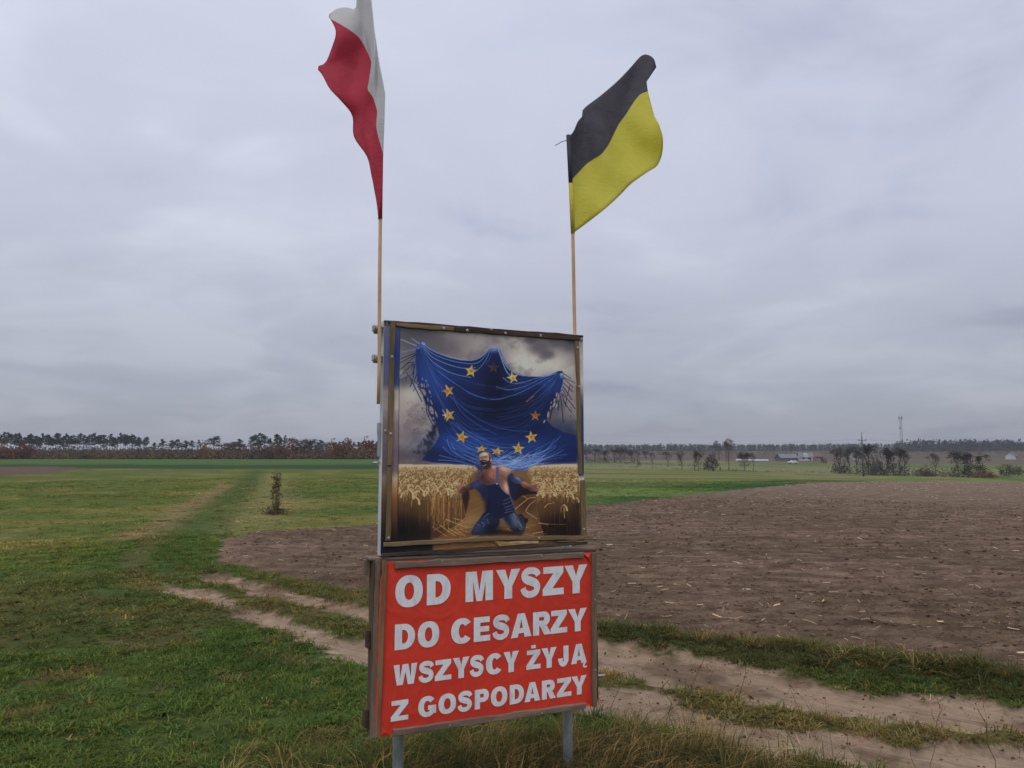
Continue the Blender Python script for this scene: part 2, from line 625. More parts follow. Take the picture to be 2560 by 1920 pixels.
def ground_colour(x, y, M):
    d, w1 = M['d'], M['w1']
    n = x.shape[0]
    big = fbm(x, y, 0.22, 4, 71)
    mid = fbm(x, y, 0.9, 4, 72)
    far = fbm(x, y, 0.05, 4, 73)
    a = x / np.maximum(y, 1e-3)

    def mixin(col, c, m):
        return col * (1 - m[:, None]) + sc(c)[None, :] * m[:, None]
    col = np.tile(sc((68, 82, 42)), (n, 1))
    col = mixin(col, (78, 76, 46), sstep(0.48, 0.66, big) * 0.7)
    col = mixin(col, (52, 72, 37), sstep(0.5, 0.7, mid) * 0.45)
    col = mixin(col, (92, 80, 56), sstep(0.64, 0.74, fbm(x, y, 1.5, 3, 74)) * 0.55)
    # meadow further out: olive, tired
    m = sstep(11, 19, d) * (a < 0.05)
    col = mixin(col, (88, 98, 50), m * 0.85)
    col = mixin(col, (122, 112, 68), m * sstep(0.5, 0.68, fbm(x * 0.6, y, 0.35, 4, 75)) * 0.55)
    col = mixin(col, (68, 86, 40), m * sstep(0.54, 0.7, fbm(x * 0.5, y, 0.3, 3, 76)) * 0.7)
    # overgrown lane
    dl = seg_dist(x, y, LUSH)
    dw = seg_dist(x, y, WORN_1) + M['wob'] * 0.9
    col = mixin(col, (132, 113, 84), (1 - sstep(0.0, 1.0, dw + 0.5 * M['w2'])) * 0.95)
    dw = seg_dist(x, y, WORN_2) + M['wob'] * 0.9
    col = mixin(col, (126, 118, 82), (1 - sstep(0.1, 2.4, dw + 1.5 * M['wob'])) * 0.65)
    col = mixin(col, (60, 80, 40), (1 - sstep(0.0, 1.7, dl + 1.4 * M['wob'])) * 0.75)
    dw = seg_dist(x, y, OLD_RUT) + M['wob'] * 0.6
    col = mixin(col, (92, 84, 56), (1 - sstep(0.05, 0.35, dw)) * 0.6)
    # winter crop bands on the left, in the distance
    la = 1 - sstep(-0.12, 0.03, a)
    col = mixin(col, (50, 70, 46), sstep(84, 90, y + 6 * far + 0.12 * x) * la)
    col = mixin(col, (70, 94, 54), sstep(112, 116, y + 14 * (far - 0.5) + 0.10 * x) * la)
    # right of the sign: fresh grass beyond the ploughed land, then the valley
    ra = (a > -0.1) & (M['plough'] < 0.0) & (y > 20)
    r = ra.astype(float) * sstep(-0.1, 0.06, a)
    col = mixin(col, (80, 94, 54), r)
    dpl = -M['plough']
    col = mixin(col, (54, 80, 42), r * (1 - sstep(3.0, 7.5, dpl + 3 * (mid - .5))) * sstep(0.10, 0.16, a))
    col = mixin(col, (104, 118, 64), r * sstep(0.5, 0.66, fbm(x * 0.15, y * 0.8, 0.25, 3, 79)) * 0.7)
    col = mixin(col, (124, 112, 80), r * sstep(0.55, 0.62, fbm(x * 0.12, y, 0.08, 3, 80)) * sstep(48, 60, d) * 0.7)
    col = mixin(col, (140, 126, 104), r * sstep(0.58, 0.62, fbm(x * 0.2, y, 0.018, 3, 81)) * sstep(140, 170, d) * 0.8)
    col = mixin(col, (94, 84, 76), sstep(330, 420, d) * r)
    col = mixin(col, (80, 74, 64), sstep(330, 420, d) * r * sstep(0.45, 0.6, fbm(x * 0.3, y, 0.012, 3, 88)) * 0.8)
    col = mixin(col, (84, 100, 62), sstep(200, 240, d) * (1 - sstep(330, 380, d)) * r * 0.6)
    # second strip of bare soil far left
    s2 = poly_sdf(x, y, SOIL2) + (far - .5) * 5
    col = mixin(col, (94, 78, 70), sstep(-0.6, 1.2, s2))
    # verge under the tall grass is dark and littered
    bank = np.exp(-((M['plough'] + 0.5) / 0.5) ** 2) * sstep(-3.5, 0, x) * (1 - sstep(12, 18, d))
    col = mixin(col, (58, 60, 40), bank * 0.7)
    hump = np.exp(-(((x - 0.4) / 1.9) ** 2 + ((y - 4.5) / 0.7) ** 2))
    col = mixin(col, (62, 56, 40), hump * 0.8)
    # strip between the ruts is dry
    mr = (M['da'] < 1.2) & (M['db'] < 1.2)
    col = mixin(col, (92, 84, 54), mr * (0.35 + 0.5 * sstep(-0.5, 2.0, x)))
    # sand
    sm = sstep(-0.07, 0.05, M['sand'])
    sand = np.tile(sc((148, 128, 111)), (n, 1))
    dk = sstep(0.5, 0.72, fbm(x, y, 2.6, 4, 77))
    sand = sand * (1 - dk[:, None]) + sc((116, 98, 82))[None] * dk[:, None]
    pale = sstep(0.52, 0.7, fbm(x, y, 0.8, 3, 78))
    sand = sand * (1 - 0.6 * pale[:, None]) + sc((164, 144, 128))[None] * 0.6 * pale[:, None]
    col = col * (1 - sm[:, None]) + sand * sm[:, None]
    # ploughed land
    pm = sstep(-0.06, 0.1, M['plough'])
    soil = np.tile(sc((114, 96, 85)), (n, 1))
    k = sstep(0.4, 0.65, fbm(x, y, 0.3, 4, 90))
    soil = soil * (1 - k[:, None]) + sc((104, 88, 75))[None] * k[:, None]
    k = sstep(0.45, 0.7, fbm(x, y, 3.0, 4, 91))
    soil = soil * (1 - 0.5 * k[:, None]) + sc((98, 80, 70))[None] * 0.5 * k[:, None]
    k = sstep(20, 50, d)
    soil = soil * (1 - k[:, None]) + sc((122, 106, 95))[None] * k[:, None]
    k = (1 - sstep(0.0, 0.7, M['plough'])) * sstep(-3, -5, x)
    soil = soil * (1 - 0.6 * k[:, None]) + sc((138, 112, 98))[None] * 0.6 * k[:, None]
    col = col * (1 - pm[:, None]) + soil * pm[:, None]
    return np.clip(col, 0.004, 0.7)


# graded grid: fine cells near the place where one stands, wide cells out to the horizon
th = np.concatenate([np.arange(-180, -60, 6), np.arange(-60, -43, 1), np.arange(-43, 43, 0.12), np.arange(43, 60, 1), np.arange(60, 180.1, 6)])
th = np.radians(th)
rr = np.concatenate([np.geomspace(0.02, 3.9, 14), CAM_H * FPX / np.arange(930, 60, -2.4), np.geomspace(62.5, 3900, 66)])
TH, RR = np.meshgrid(th, rr)
gx, gy = (RR * np.sin(TH)).ravel(), (RR * np.cos(TH)).ravel()
GM = masks(gx, gy)
gz = height(gx, gy, GM)
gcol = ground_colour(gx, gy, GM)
nr, nc = TH.shape
ii = np.arange(nr * nc).reshape(nr, nc)
quads = np.stack([ii[:-1, :-1], ii[:-1, 1:], ii[1:, 1:], ii[1:, :-1]], -1).reshape(-1, 4)[:, ::-1]
fp = GM['plough'][quads].mean(1) > 0.0
fs = (GM['sand'][quads].mean(1) > 0.0) & ~fp
fg = ~fp & ~fs
M_TURF = ground_mat('turf', 3.0, 22.0, 0.66, 1.34, 0.9, 0.03)
M_SOIL = ground_mat('ploughed_soil', 2.2, 8.0, 0.62, 1.40, 1.0, 0.08, 45.0, (0.11, 1, 1), 0.12, rows=0.55)
M_SAND = ground_mat('sandy_track', 3.5, 26.0, 0.74, 1.22, 1.0, 0.03, 70.0, (0.05, 1, 1), 0.62)
GV = np.stack([gx, gy, gz], 1)


def piece(name, mask, mat):
    F = quads[mask]
    idx, inv = np.unique(F, return_inverse=True)
    o = np_mesh(name, GV[idx], inv.reshape(-1, 4), mat, smooth=True)
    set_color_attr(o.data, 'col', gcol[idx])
    return tag(o, kind='structure')


piece('meadow_ground', fg, M_TURF)
piece('ploughed_field', fp, M_SOIL)
piece('dirt_track', fs, M_SAND)

# ================================================================== GRASS, STRAW, CLODS
M_BLADE = blade_mat('grass_blade')


def blade(V, F, x, y, ang, h, wd, lean, curl):
    b = len(V)
    dx, dy = math.cos(ang), math.sin(ang)
    px, py = -dy * wd / 2, dx * wd / 2
    for t, k in ((0, 1.0), (0.55, 0.8)):
        r = lean * t + curl * t * t
        V.append((x + dx * r * h - px * k, y + dy * r * h - py * k, h * t))
        V.append((x + dx * r * h + px * k, y + dy * r * h + py * k, h * t))
    r = lean + curl
    V.append((x + dx * r * h, y + dy * r * h, h * max(0.35, 1 - 0.35 * r)))
    F += [(b, b + 1, b + 3, b + 2), (b + 2, b + 3, b + 4)]


def tuft(name, n, rad_, h0, h1, wd, lean, curl, bias=None, seed=0):
    r = random.Random(seed)
    V, F = [], []
    for i in range(n):
        a = r.uniform(0, 6.283)
        q = rad_ * math.sqrt(r.random())
        x, y = q * math.cos(a), q * math.sin(a)
        ang = a + r.gauss(0, 0.9) if bias is None else r.gauss(bias, 0.5)
        blade(V, F, x, y, ang, r.uniform(h0, h1), wd * r.uniform(0.7, 1.3), r.uniform(0, lean), r.uniform(0, curl))
    return proto(name, V, F, M_BLADE)


SHORT = [tuft('short_tuft', 18, 0.07, 0.018, 0.055, 0.008, 1.0, 1.0, seed=i) for i in range(5)]
LONG = [tuft('long_tuft', 24, 0.09, 0.12, 0.30, 0.006, 0.5, 1.1, seed=20 + i) for i in range(4)]
DRY = [tuft('dry_tuft', 26, 0.10, 0.15, 0.42, 0.005, 0.9, 1.6, bias=0.0, seed=30 + i) for i in range(4)]


def polar_points(dens, d0, d1, a0=-40, a1=40):
    """random points with dens per square metre between two distances"""
    area = 0.5 * (d1 * d1 - d0 * d0) * rad(a1 - a0)
    n = int(area * dens)
    d = np.sqrt(rng.uniform(d0 * d0, d1 * d1, n))
    a = np.radians(rng.uniform(a0, a1, n))
    return d * np.sin(a), d * np.cos(a)


def tint_of(x, y, M, jitter=0.25, warm=0.15):
    c = ground_colour(x, y, M)
    n = len(x)
    c = c * (1 + rng.normal(0, jitter, n))[:, None]
    wv = rng.normal(0, warm, n)
    c[:, 0] *= 1 + wv
    c[:, 2] *= 1 - wv * 0.5
    return np.clip(c, 0.006, 0.6)


def place(name, label, pts, protos, s0, s1, keep, dryfrac=0.0, gain=1.15, zsc=1.0, align=None):
    x, y = pts
    M = masks(x, y)
    k = keep(x, y, M)
    x, y = x[k], y[k]
    M = {q: v[k] for q, v in M.items()}
    n = len(x)
    z = height(x, y, M) - 0.004
    rot = np.zeros((n, 3))
    rot[:, 2] = rng.uniform(0, 6.283, n) if align is None else rng.normal(align, 0.7, n)
    rot[:, 0] = rng.normal(0, 0.12, n)
    s = rng.uniform(s0, s1, n)
    scl = np.stack([s, s, s * zsc * rng.uniform(0.75, 1.25, n)], 1)
    c = tint_of(x, y, M) * gain
    dm = rng.random(n) < dryfrac
    c[dm] = sc((150, 128, 88)) * rng.uniform(0.5, 1.25, (dm.sum(), 1))
    return scatter(name, np.stack([x, y, z], 1), rot, scl, c, rng.integers(0, len(protos), n), protos, label=label, cat='grass')


def lawn(x, y, M):
    m = (M['plough'] < -0.05) & (M['sand'] < -0.03)
    patch = fbm(x, y, 1.7, 3, 64)
    return m & (rng.random(len(x)) < np.clip(0.45 + 1.4 * (patch - 0.35), 0.2, 1.0))


place('short_grass', 'short mown grass covering the near meadow', polar_points(330, 4.0, 9), SHORT, 0.8, 1.4, lawn, 0.008, gain=1.66, zsc=0.8)
place('short_grass', 'short grass covering the meadow behind the sign', polar_points(95, 9, 20), SHORT, 1.2, 2.0, lawn, 0.012, gain=1.5, zsc=0.5)
place('short_grass', 'tired olive grass of the further meadow', polar_points(9, 20, 60, -38, 38), SHORT, 2.0, 3.4, lawn, 0.02, gain=1.35, zsc=0.28)


def bank_keep(x, y, M):
    b = np.exp(-((M['plough'] + 0.5) / 0.42) ** 2) * (0.30 + 0.7 * sstep(-2, 2, x)) * (1 - sstep(13, 19, M['d']))
    return (M['plough'] < 0.02) & (M['sand'] < -0.02) & (rng.random(len(x)) < b * np.clip(0.4 + 1.6 * (fbm(x, y, 1.2, 3, 65) - 0.35), 0.1, 1))


place('bank_grass', 'long tousled grass on the bank beside the ploughed field', polar_points(150, 5, 19), LONG, 0.5, 1.0, bank_keep, 0.2, gain=1.6, zsc=0.5)


def foot_keep(x, y, M):
    b = np.exp(-(((x - 0.15) / 1.25) ** 2 + ((y - 4.7) / 0.55) ** 2))
    b = np.maximum(b, np.exp(-(((x - 1.0) / 0.45) ** 2 + ((y - 4.95) / 0.3) ** 2)))
    return (M['sand'] < 0.08) & (rng.random(len(x)) < b)


place('foot_grass', 'tall grass tangled round the foot of the sign posts', polar_points(260, 3.9, 6.2, -32, 38), LONG, 0.55, 1.0, foot_keep, 0.12, gain=1.6, zsc=0.8)
place('dry_grass', 'straw coloured dry grass blown over at the foot of the sign', polar_points(130, 3.9, 6.2, -26, 36), DRY, 0.5, 0.95, foot_keep, 0.62, zsc=0.7, align=0.1)


def strip_keep(x, y, M):
    between = (M['da'] < 0.9) & (M['db'] < 0.9)
    return between & (M['sand'] < 0.03) & (M['plough'] < 0) & (rng.random(len(x)) < 0.7 * sstep(0.42, 0.6, fbm(x, y, 1.6, 3, 66)))


place('strip_grass', 'dry olive grass growing between the wheel ruts', polar_points(110, 4.5, 13), LONG, 0.15, 0.38, strip_keep, 0.2)


def sand_weeds(x, y, M):
    return (M['sand'] > -0.02) & (M['sand'] < 0.22) & (rng.random(len(x)) < 0.10)


place('rut_grass', 'sparse grass sprigs along the sandy ruts', polar_points(120, 4.5, 13), SHORT, 0.6, 1.1, sand_weeds, 0.3)

# clods and straw on the ploughed land
M_CLOD = blade_mat('clod')
M_STRAW = blade_mat('maize_straw')


def clod(seed):
    r = random.Random(seed)
    bm = bmesh.new()
    bmesh.ops.create_icosphere(bm, subdivisions=1, radius=1)
    for v in bm.verts:
        v.co *= r.uniform(0.65, 1.2)
        v.co.z *= 0.7
    V = [v.co[:] for v in bm.verts]
    F = [[v.index for v in f.verts] for f in bm.faces]
    bm.free()
    return proto('clod', V, F, M_CLOD)


CLODS = [clod(i) for i in range(5)]


def straw(seed):
    r = random.Random(seed)
    V, F = [], []
    n, ln, wd = 4, 1.0, 0.035 * r.uniform(0.6, 1.6)
    bend = r.uniform(-0.25, 0.25)
    for i in range(n + 1):
        t = i / n - 0.5
        yb, zb = bend * (1 - 4 * t * t) * 0.3, r.uniform(0, 0.06)
        V += [(t * ln, yb - wd, zb), (t * ln, yb + wd, zb), (t * ln, yb, zb + wd * 1.6)]
    for i in range(n):
        a = 3 * i
        F += [(a, a + 1, a + 4, a + 3), (a + 1, a + 2, a + 5, a + 4), (a + 2, a, a + 3, a + 5)]
    return proto('straw', V, F, M_STRAW)


STRAWS = [straw(i) for i in range(6)]


def field_scatter(name, label, cat, pts, protos, smin, smax, keep, tintf, flat=1.0, sink=0.3, tilt=0.2):
    x, y = pts
    M = masks(x, y)
    k = keep(x, y, M)
    x, y = x[k], y[k]
    M = {q: v[k] for q, v in M.items()}
    n = len(x)
    s = smin * (smax / smin) ** (rng.random(n) ** 2.6)
    z = height(x, y, M) + s * sink
    rot = np.stack([rng.normal(0, tilt, n), rng.normal(0, tilt, n), rng.uniform(0, 6.283, n)], 1)
    return scatter(name, np.stack([x, y, z], 1), rot, np.stack([s, s, s * flat], 1), tintf(x, y, M, n), rng.integers(0, len(protos), n), protos, label=label, cat=cat)


in_field = lambda x, y, M: (M['plough'] > 0.02)
soil_tint = lambda x, y, M, n: np.clip(ground_colour(x, y, M) * rng.uniform(0.85, 1.5, (n, 1)), 0.01, 0.5)
straw_tint = lambda x, y, M, n: sc((200, 180, 160)) * rng.uniform(0.45, 1.5, (n, 1)) * np.array([1, 1, 1])
patchy = lambda x, y, M: (M['plough'] > 0.0) & (rng.random(len(x)) < np.clip(0.25 + 2.2 * (fbm(x, y, 0.35, 3, 95) - 0.38), 0.08, 1))
field_scatter('soil_clods', 'brown clods of soil on the ploughed field near the bank', 'soil clods', polar_points(260, 6, 13, -38, 40), CLODS, 0.006, 0.036, in_field, soil_tint, flat=0.8, sink=0.12)
field_scatter('soil_clods', 'brown clods of soil on the ploughed field farther off', 'soil clods', polar_points(40, 13, 34, -38, 40), CLODS, 0.012, 0.05, in_field, soil_tint, flat=0.8, sink=0.12)
field_scatter('straw_litter', 'pale maize stalks lying on the near ploughed field', 'straw', polar_points(48, 6, 14, -38, 40), STRAWS, 0.012, 0.16, patchy, straw_tint, sink=0.03)
field_scatter('straw_litter', 'pale maize stalk bits strewn over the far ploughed field', 'straw', polar_points(14, 14, 60, -38, 40), STRAWS, 0.025, 0.15, patchy, straw_tint, sink=0.05)

# fallen leaves and twigs on the track and verge
LEAF = []
M_LEAF = blade_mat('fallen_leaf')
for i in range(4):
    r = random.Random(i)
    V = [(-1, 0, 0.1), (-0.3, -0.55, 0.25 * r.random()), (0.5, -0.4, 0.2), (1, 0, 0.3 * r.random()), (0.4, 0.5, 0.1), (-0.4, 0.55, 0.35 * r.random()), (0, 0, 0)]
    LEAF.append(proto('leaf', V, [(6, j, (j + 1) % 6) for j in range(6)], M_LEAF))


def leaf_keep(x, y, M):
    right = sstep(0.0, 3.0, x)
    return (M['plough'] < 0.1) & (M['dr'] < 1.8) & ((M['sand'] < 0.12) | (rng.random(len(x)) < 0.3)) & (rng.random(len(x)) < right * np.clip(3.2 * (fbm(x, y, 0.9, 3, 97) - 0.42), 0.03, 1))


leaf_tint = lambda x, y, M, n: np.where(rng.random((n, 1)) < 0.5, sc((118, 80, 60)), sc((76, 58, 48))) * rng.uniform(0.6, 1.4, (n, 1))
field_scatter('fallen_leaves', 'withered brown leaves littering the sandy track and verge', 'leaves', polar_points(60, 4.6, 12, -10, 40), LEAF, 0.008, 0.04, leaf_keep, leaf_tint, sink=0.15)
sand_keep = lambda x, y, M: (M['sand'] > 0.03)
pebble_tint = lambda x, y, M, n: sc((120, 98, 86)) * rng.uniform(0.4, 1.3, (n, 1))
field_scatter('sand_crumbs', 'small crumbs of soil and grit lying in the sandy ruts', 'grit', polar_points(90, 4.6, 14, -38, 40), CLODS, 0.003, 0.016, sand_keep, pebble_tint)

field_scatter('bank_litter', 'brown leaves and stems caught in the bank grass', 'leaves', polar_points(60, 5.5, 12, -6, 40), LEAF, 0.008, 0.034,
              lambda x, y, M: (M['plough'] < 0.0) & (M['plough'] > -1.3) & (rng.random(len(x)) < np.clip(4.5 * (fbm(x, y, 0.9, 3, 98) - 0.38), 0.05, 1)), leaf_tint, sink=1.8, tilt=0.8)

# thin dead weed stalks with seed heads beside the near rut
STALK = []
for i in range(4):
    r = random.Random(60 + i)
    V, F = [], []
    p = Vector((0, 0, 0))
    for k in range(5):
        q = p + Vector((r.gauss(0.03, 0.03), r.gauss(0, 0.03), 0.1))
        b = len(V)
        for c in (p, q):
            for a in (0, 2.1, 4.2):
                V.append((c.x + 0.0022 * math.cos(a), c.y + 0.0022 * math.sin(a), c.z))
        F += [(b + j, b + (j + 1) % 3, b + 3 + (j + 1) % 3, b + 3 + j) for j in range(3)]
        p = q
        if k > 1:
            for m_ in range(2):
                c = p + Vector((r.gauss(0, .025), r.gauss(0, .025), r.uniform(0, .04)))
                b = len(V)
                V += [c + Vector((-.006, 0, 0)), c + Vector((.006, 0, 0)), c + Vector((0, .006, .012)), c + Vector((0, -.006, .012))]
                F += [(b, b + 1, b + 2), (b, b + 3, b + 1), (b + 2, b + 1, b + 3), (b, b + 2, b + 3)]
    STALK.append(proto('stalk', V, F, M_STRAW))
field_scatter('weed_stalks', 'thin dark dead weed stalks standing beside the near rut', 'weeds', polar_points(9, 4.7, 6.6, 2, 38), STALK, 0.5, 1.1,
              lambda x, y, M: (M['db'] < 0.9) & (M['sand'] < 0.25), lambda x, y, M, n: sc((84, 64, 52)) * rng.uniform(0.5, 1.2, (n, 1)), sink=0.0, tilt=0.25)

ROSETTE = []
for i in range(3):
    r = random.Random(80 + i)
    V, F = [], []
    for k in range(9):
        a = k * 0.7 + r.gauss(0, .2)
        ln, wd = r.uniform(.6, 1.0), r.uniform(.13, .2)
        b = len(V)
        for t, q, h in ((0, .25, 0), (.45, 1, .22), (.8, .8, .2), (1, 0, .06)):
            for sgn in (-1, 1):
                V.append((ln * t * math.cos(a) - sgn * wd * q * math.sin(a), ln * t * math.sin(a) + sgn * wd * q * math.cos(a), h))
        F += [(b + 2 * j, b + 2 * j + 1, b + 2 * j + 3, b + 2 * j + 2) for j in range(3)]
    ROSETTE.append(proto('rosette', V, F, M_BLADE))
field_scatter('meadow_weeds', 'flat leaf rosettes of weeds among the short grass', 'weeds', polar_points(5, 4.2, 13, -38, 38), ROSETTE, 0.05, 0.12,
              lambda x, y, M: (M['plough'] < -0.1) & (M['sand'] < -0.05) & (rng.random(len(x)) < np.clip(3 * (fbm(x, y, 0.6, 3, 99) - 0.4), 0.05, 1)),
              lambda x, y, M, n: sc((66, 84, 46)) * rng.uniform(0.6, 1.5, (n, 1)), sink=0.1, tilt=0.15)

# ================================================================== THE SIGN
def wood(name, c1, c2, axis=0):
    st = [3, 3, 3]
    st[axis] = 0.35
    m = noisy(name, alb(c1, KV), alb(c2, KV), 9.0, tuple(st), 0.85, 0.5, 0.002, 0.3, 0.7)
    return m


W_OLIVE_X = wood('olive_wood_level', (82, 69, 52), (112, 94, 74), 0)
W_OLIVE_Z = wood('olive_wood_upright', (80, 68, 50), (108, 91, 70), 2)
W_GREY_X = wood('weathered_wood_level', (78, 66, 60), (112, 96, 86), 0)
W_GREY_Z = wood('weathered_wood_upright', (72, 62, 56), (108, 92, 80), 2)
W_DARK_X = wood('dark_wood_level', (44, 36, 32), (70, 58, 50), 0)
W_PLANK_Z = wood('dark_plank_upright', (52, 42, 36), (82, 68, 58), 2)
W_POLE = wood('pale_pole_wood', (150, 122, 98), (182, 150, 124), 2)
M_GALV = noisy('galvanised_steel', alb((108, 114, 122), KV), alb((150, 156, 164), KV), 6.0, (1, 1, 0.5), 0.55, 0.15, 0.001, 0.35, 0.7, 0.5, 0.35)
M_SHEET = noisy('grey_sheet_side', alb((138, 142, 152), KV), alb((168, 172, 182), KV), 3.0, (1, 1, 0.4), 0.6, 0.15, 0.001)
M_BOLT = noisy('bolt_steel', (0.35, 0.34, 0.33), (0.6, 0.58, 0.55), 40.0, rough=0.45, spec=0.5, metal=0.6)
M_BACK = noisy('board_core', (0.10, 0.085, 0.07), (0.17, 0.15, 0.12), 5.0)


def box_mesh(x0, x1, y0, y1, z0, z1, bev=0.0):
    bm = bmesh.new()
    bmesh.ops.create_cube(bm, size=1)
    for v in bm.verts:
        v.co = Vector(((x0 + x1) / 2 + v.co.x * (x1 - x0), (y0 + y1) / 2 + v.co.y * (y1 - y0), (z0 + z1) / 2 + v.co.z * (z1 - z0)))
    if bev:
        bmesh.ops.bevel(bm, geom=bm.edges[:], offset=bev, segments=2, profile=0.5, affect='EDGES')
    return bm


def bm_obj(name, bm, mat, parent, smooth=False):
    me = bpy.data.meshes.new(name)
    bm.to_mesh(me)
    bm.free()
    if smooth:
        me.shade_smooth()
    for m in (mat if isinstance(mat, (list, tuple)) else [mat]):
        me.materials.append(m)
    o = bpy.data.objects.new(name, me)
    COL.objects.link(o)
    o.parent = parent
    return o


def batten(name, p0, p1, wd, th, y, mat, parent, vertical=False, jag=0.0015):
    """a sawn lath between two points (x, z) of a board's face, its front at y - th; edges a little uneven"""
    (x0, z0), (x1, z1) = p0, p1
    dx, dz = x1 - x0, z1 - z0
    ln = math.hypot(dx, dz)
    tx, tz = dx / ln, dz / ln
    nx, nz = -tz, tx
    V, F = [], []
    n = max(4, int(ln / 0.06))
    r = random.Random(hash((round(x0, 3), round(z0, 3), round(x1, 3))) & 0xffff)
    c = min(0.003, th * 0.25)
    for i in range(n + 1):
        s = ln * i / n
        h0, h1 = -wd / 2 + r.gauss(0, jag), wd / 2 + r.gauss(0, jag)
        yf = y - th + r.gauss(0, jag * 0.5)
        for (h, yy) in ((h0, y), (h0, yf + c), (h0 + c, yf), (h1 - c, yf), (h1, yf + c), (h1, y)):
            V.append((x0 + tx * s + nx * h, yy, z0 + tz * s + nz * h))
    for i in range(n):
        a, b = 6 * i, 6 * (i + 1)
        for k in range(6):
            F.append((a + k, a + (k + 1) % 6, b + (k + 1) % 6, b + k))
    F.append(tuple(range(5, -1, -1)))
    F.append(tuple(range(6 * n, 6 * n + 6)))
    return mobj(name, V, F, mat, parent)


def tube(name, pts, r, mat, parent, seg=12, r1=None):
    """round bar through points (local), radius may taper"""
    V, F = [], []
    n = len(pts)
    P = [Vector(p) for p in pts]
    for i, p in enumerate(P):
        t = (P[min(i + 1, n - 1)] - P[max(i - 1, 0)]).normalized()
        a = t.orthogonal().normalized() if i == 0 else (a - t * a.dot(t)).normalized()
        b = t.cross(a)
        rr_ = r if r1 is None else r + (r1 - r) * i / (n - 1)
        for k in range(seg):
            q = 2 * math.pi * k / seg
            V.append(p + a * math.cos(q) * rr_ + b * math.sin(q) * rr_)
    for i in range(n - 1):
        for k in range(seg):
            F.append((i * seg + k, i * seg + (k + 1) % seg, (i + 1) * seg + (k + 1) % seg, (i + 1) * seg + k))
    F.append(tuple(range(seg - 1, -1, -1)))
    F.append(tuple(range((n - 1) * seg, n * seg)))
    o = mobj(name, V, F, mat, parent, smooth=True)
    return o


_sc_me = None


def screw(parent, x, z, y, r=0.0085):
    """domed screw head on a washer; all share one mesh"""
    global _sc_me
    if _sc_me is None:
        V, F = [], []
        prof = [(1.25, 0.0), (1.25, -0.25), (0.85, -0.3), (0.75, -0.65), (0.4, -0.85)]
        sg = 10
        for (q, yy) in prof:
            for k in range(sg):
                a = 2 * math.pi * k / sg
                V.append((q * math.cos(a), yy, q * math.sin(a)))
        for i in range(len(prof) - 1):
            for k in range(sg):
                F.append((i * sg + k, i * sg + (k + 1) % sg, (i + 1) * sg + (k + 1) % sg, (i + 1) * sg + k))
        F.append(tuple(range((len(prof) - 1) * sg, len(prof) * sg)))
        _sc_me = bpy.data.meshes.new('screw')
        _sc_me.from_pydata(V, [], F)
        _sc_me.materials.append(M_BOLT)
    o = bpy.data.objects.new('screw', _sc_me)
    COL.objects.link(o)
    o.parent = parent
    o.location = (x, y, z)
    o.scale = (r, r, r)
    return o


# ------------------------------------------------------------------ picture board
PB = tag(empty('picture_board', (-0.129, 4.2, 1.456), 0.42),
         'square picture board with a blue draped figure above a kneeling man', 'billboard')
bm = box_mesh(-0.617, 0.615, 0.0, 0.058, 0.0, 1.252, 0.003)
bm_obj('backing_box', bm, M_SHEET, PB)
# ---- the print: a flat painted picture, drawn here stroke by stroke on a fine sheet
NU, NV = 420, 440
pu, pv = np.meshgrid(np.linspace(-0.615, 0.611, NU), np.linspace(0.014, 1.2400, NV))
pu, pv = pu.ravel(), pv.ravel()
# drawing plan: a sketch grid measured off the print, related to the board by one plane mapping
_den = 0.0983418 * pu + 0.0221621 * pv + 1
PX = (1189.5265 * pu + 21.35005 * pv + 810.6454) / _den
PY = (92.10695 * pu - 1183.28832 * pv + 1591.60065) / _den
ART = np.zeros((len(pu), 3))
prng = random.Random(11)


def T3(*p): return [(160.6 + 0.4194 * x, 107 + 0.4194 * y) for x, y in p]
def T4(*p): return [(802.8 + 0.4194 * x, 107 + 0.4194 * y) for x, y in p]
def T9(*p): return [(481.7 + 0.4516 * x, 856.3 + 0.4516 * y) for x, y in p]


def _box(x0, x1, y0, y1):
    return np.nonzero((PX > x0) & (PX < x1) & (PY > y0) & (PY < y1))[0]


def _put(i, c, a):
    ART[i] = ART[i] * (1 - a[:, None]) + np.asarray(c, float) * a[:, None]


def fill(pts, c, alpha=1.0, soft=3.0, tex=0.0):
    xs, ys = [p[0] for p in pts], [p[1] for p in pts]
    i = _box(min(xs) - soft * 2, max(xs) + soft * 2, min(ys) - soft * 2, max(ys) + soft * 2)
    if not len(i):
        return
    sd = poly_sdf(PX[i], PY[i], pts)
    a = alpha * sstep(-soft, soft, sd)
    if tex:
        cc = np.asarray(c, float)[None] * (1 + tex * (fbm(PX[i], PY[i], 0.05, 3, 3) - 0.5))[:, None]
        ART[i] = ART[i] * (1 - a[:, None]) + cc * a[:, None]
    else:
        _put(i, c, a)


def line(pts, w0, c, alpha=1.0, w1=None, smooth=True, soft=1.6):
    if smooth and len(pts) > 2:
        pts = smooth_line(pts, 5)
    w1 = w0 if w1 is None else w1
    m = max(w0, w1) + soft + 2
    xs, ys = [p[0] for p in pts], [p[1] for p in pts]
    i = _box(min(xs) - m, max(xs) + m, min(ys) - m, max(ys) + m)
    if not len(i):
        return
    d, t = seg_dist(PX[i], PY[i], pts, True)
    w_ = w0 + (w1 - w0) * t
    k = np.clip(np.minimum(w_ / 1.2, 1.0), 0.25, 1)      # hairlines fade instead of vanishing
    _put(i, c, alpha * k * (1 - sstep(np.maximum(w_ - soft, 0) * 0.5, w_ * 0.5 + soft, d)))


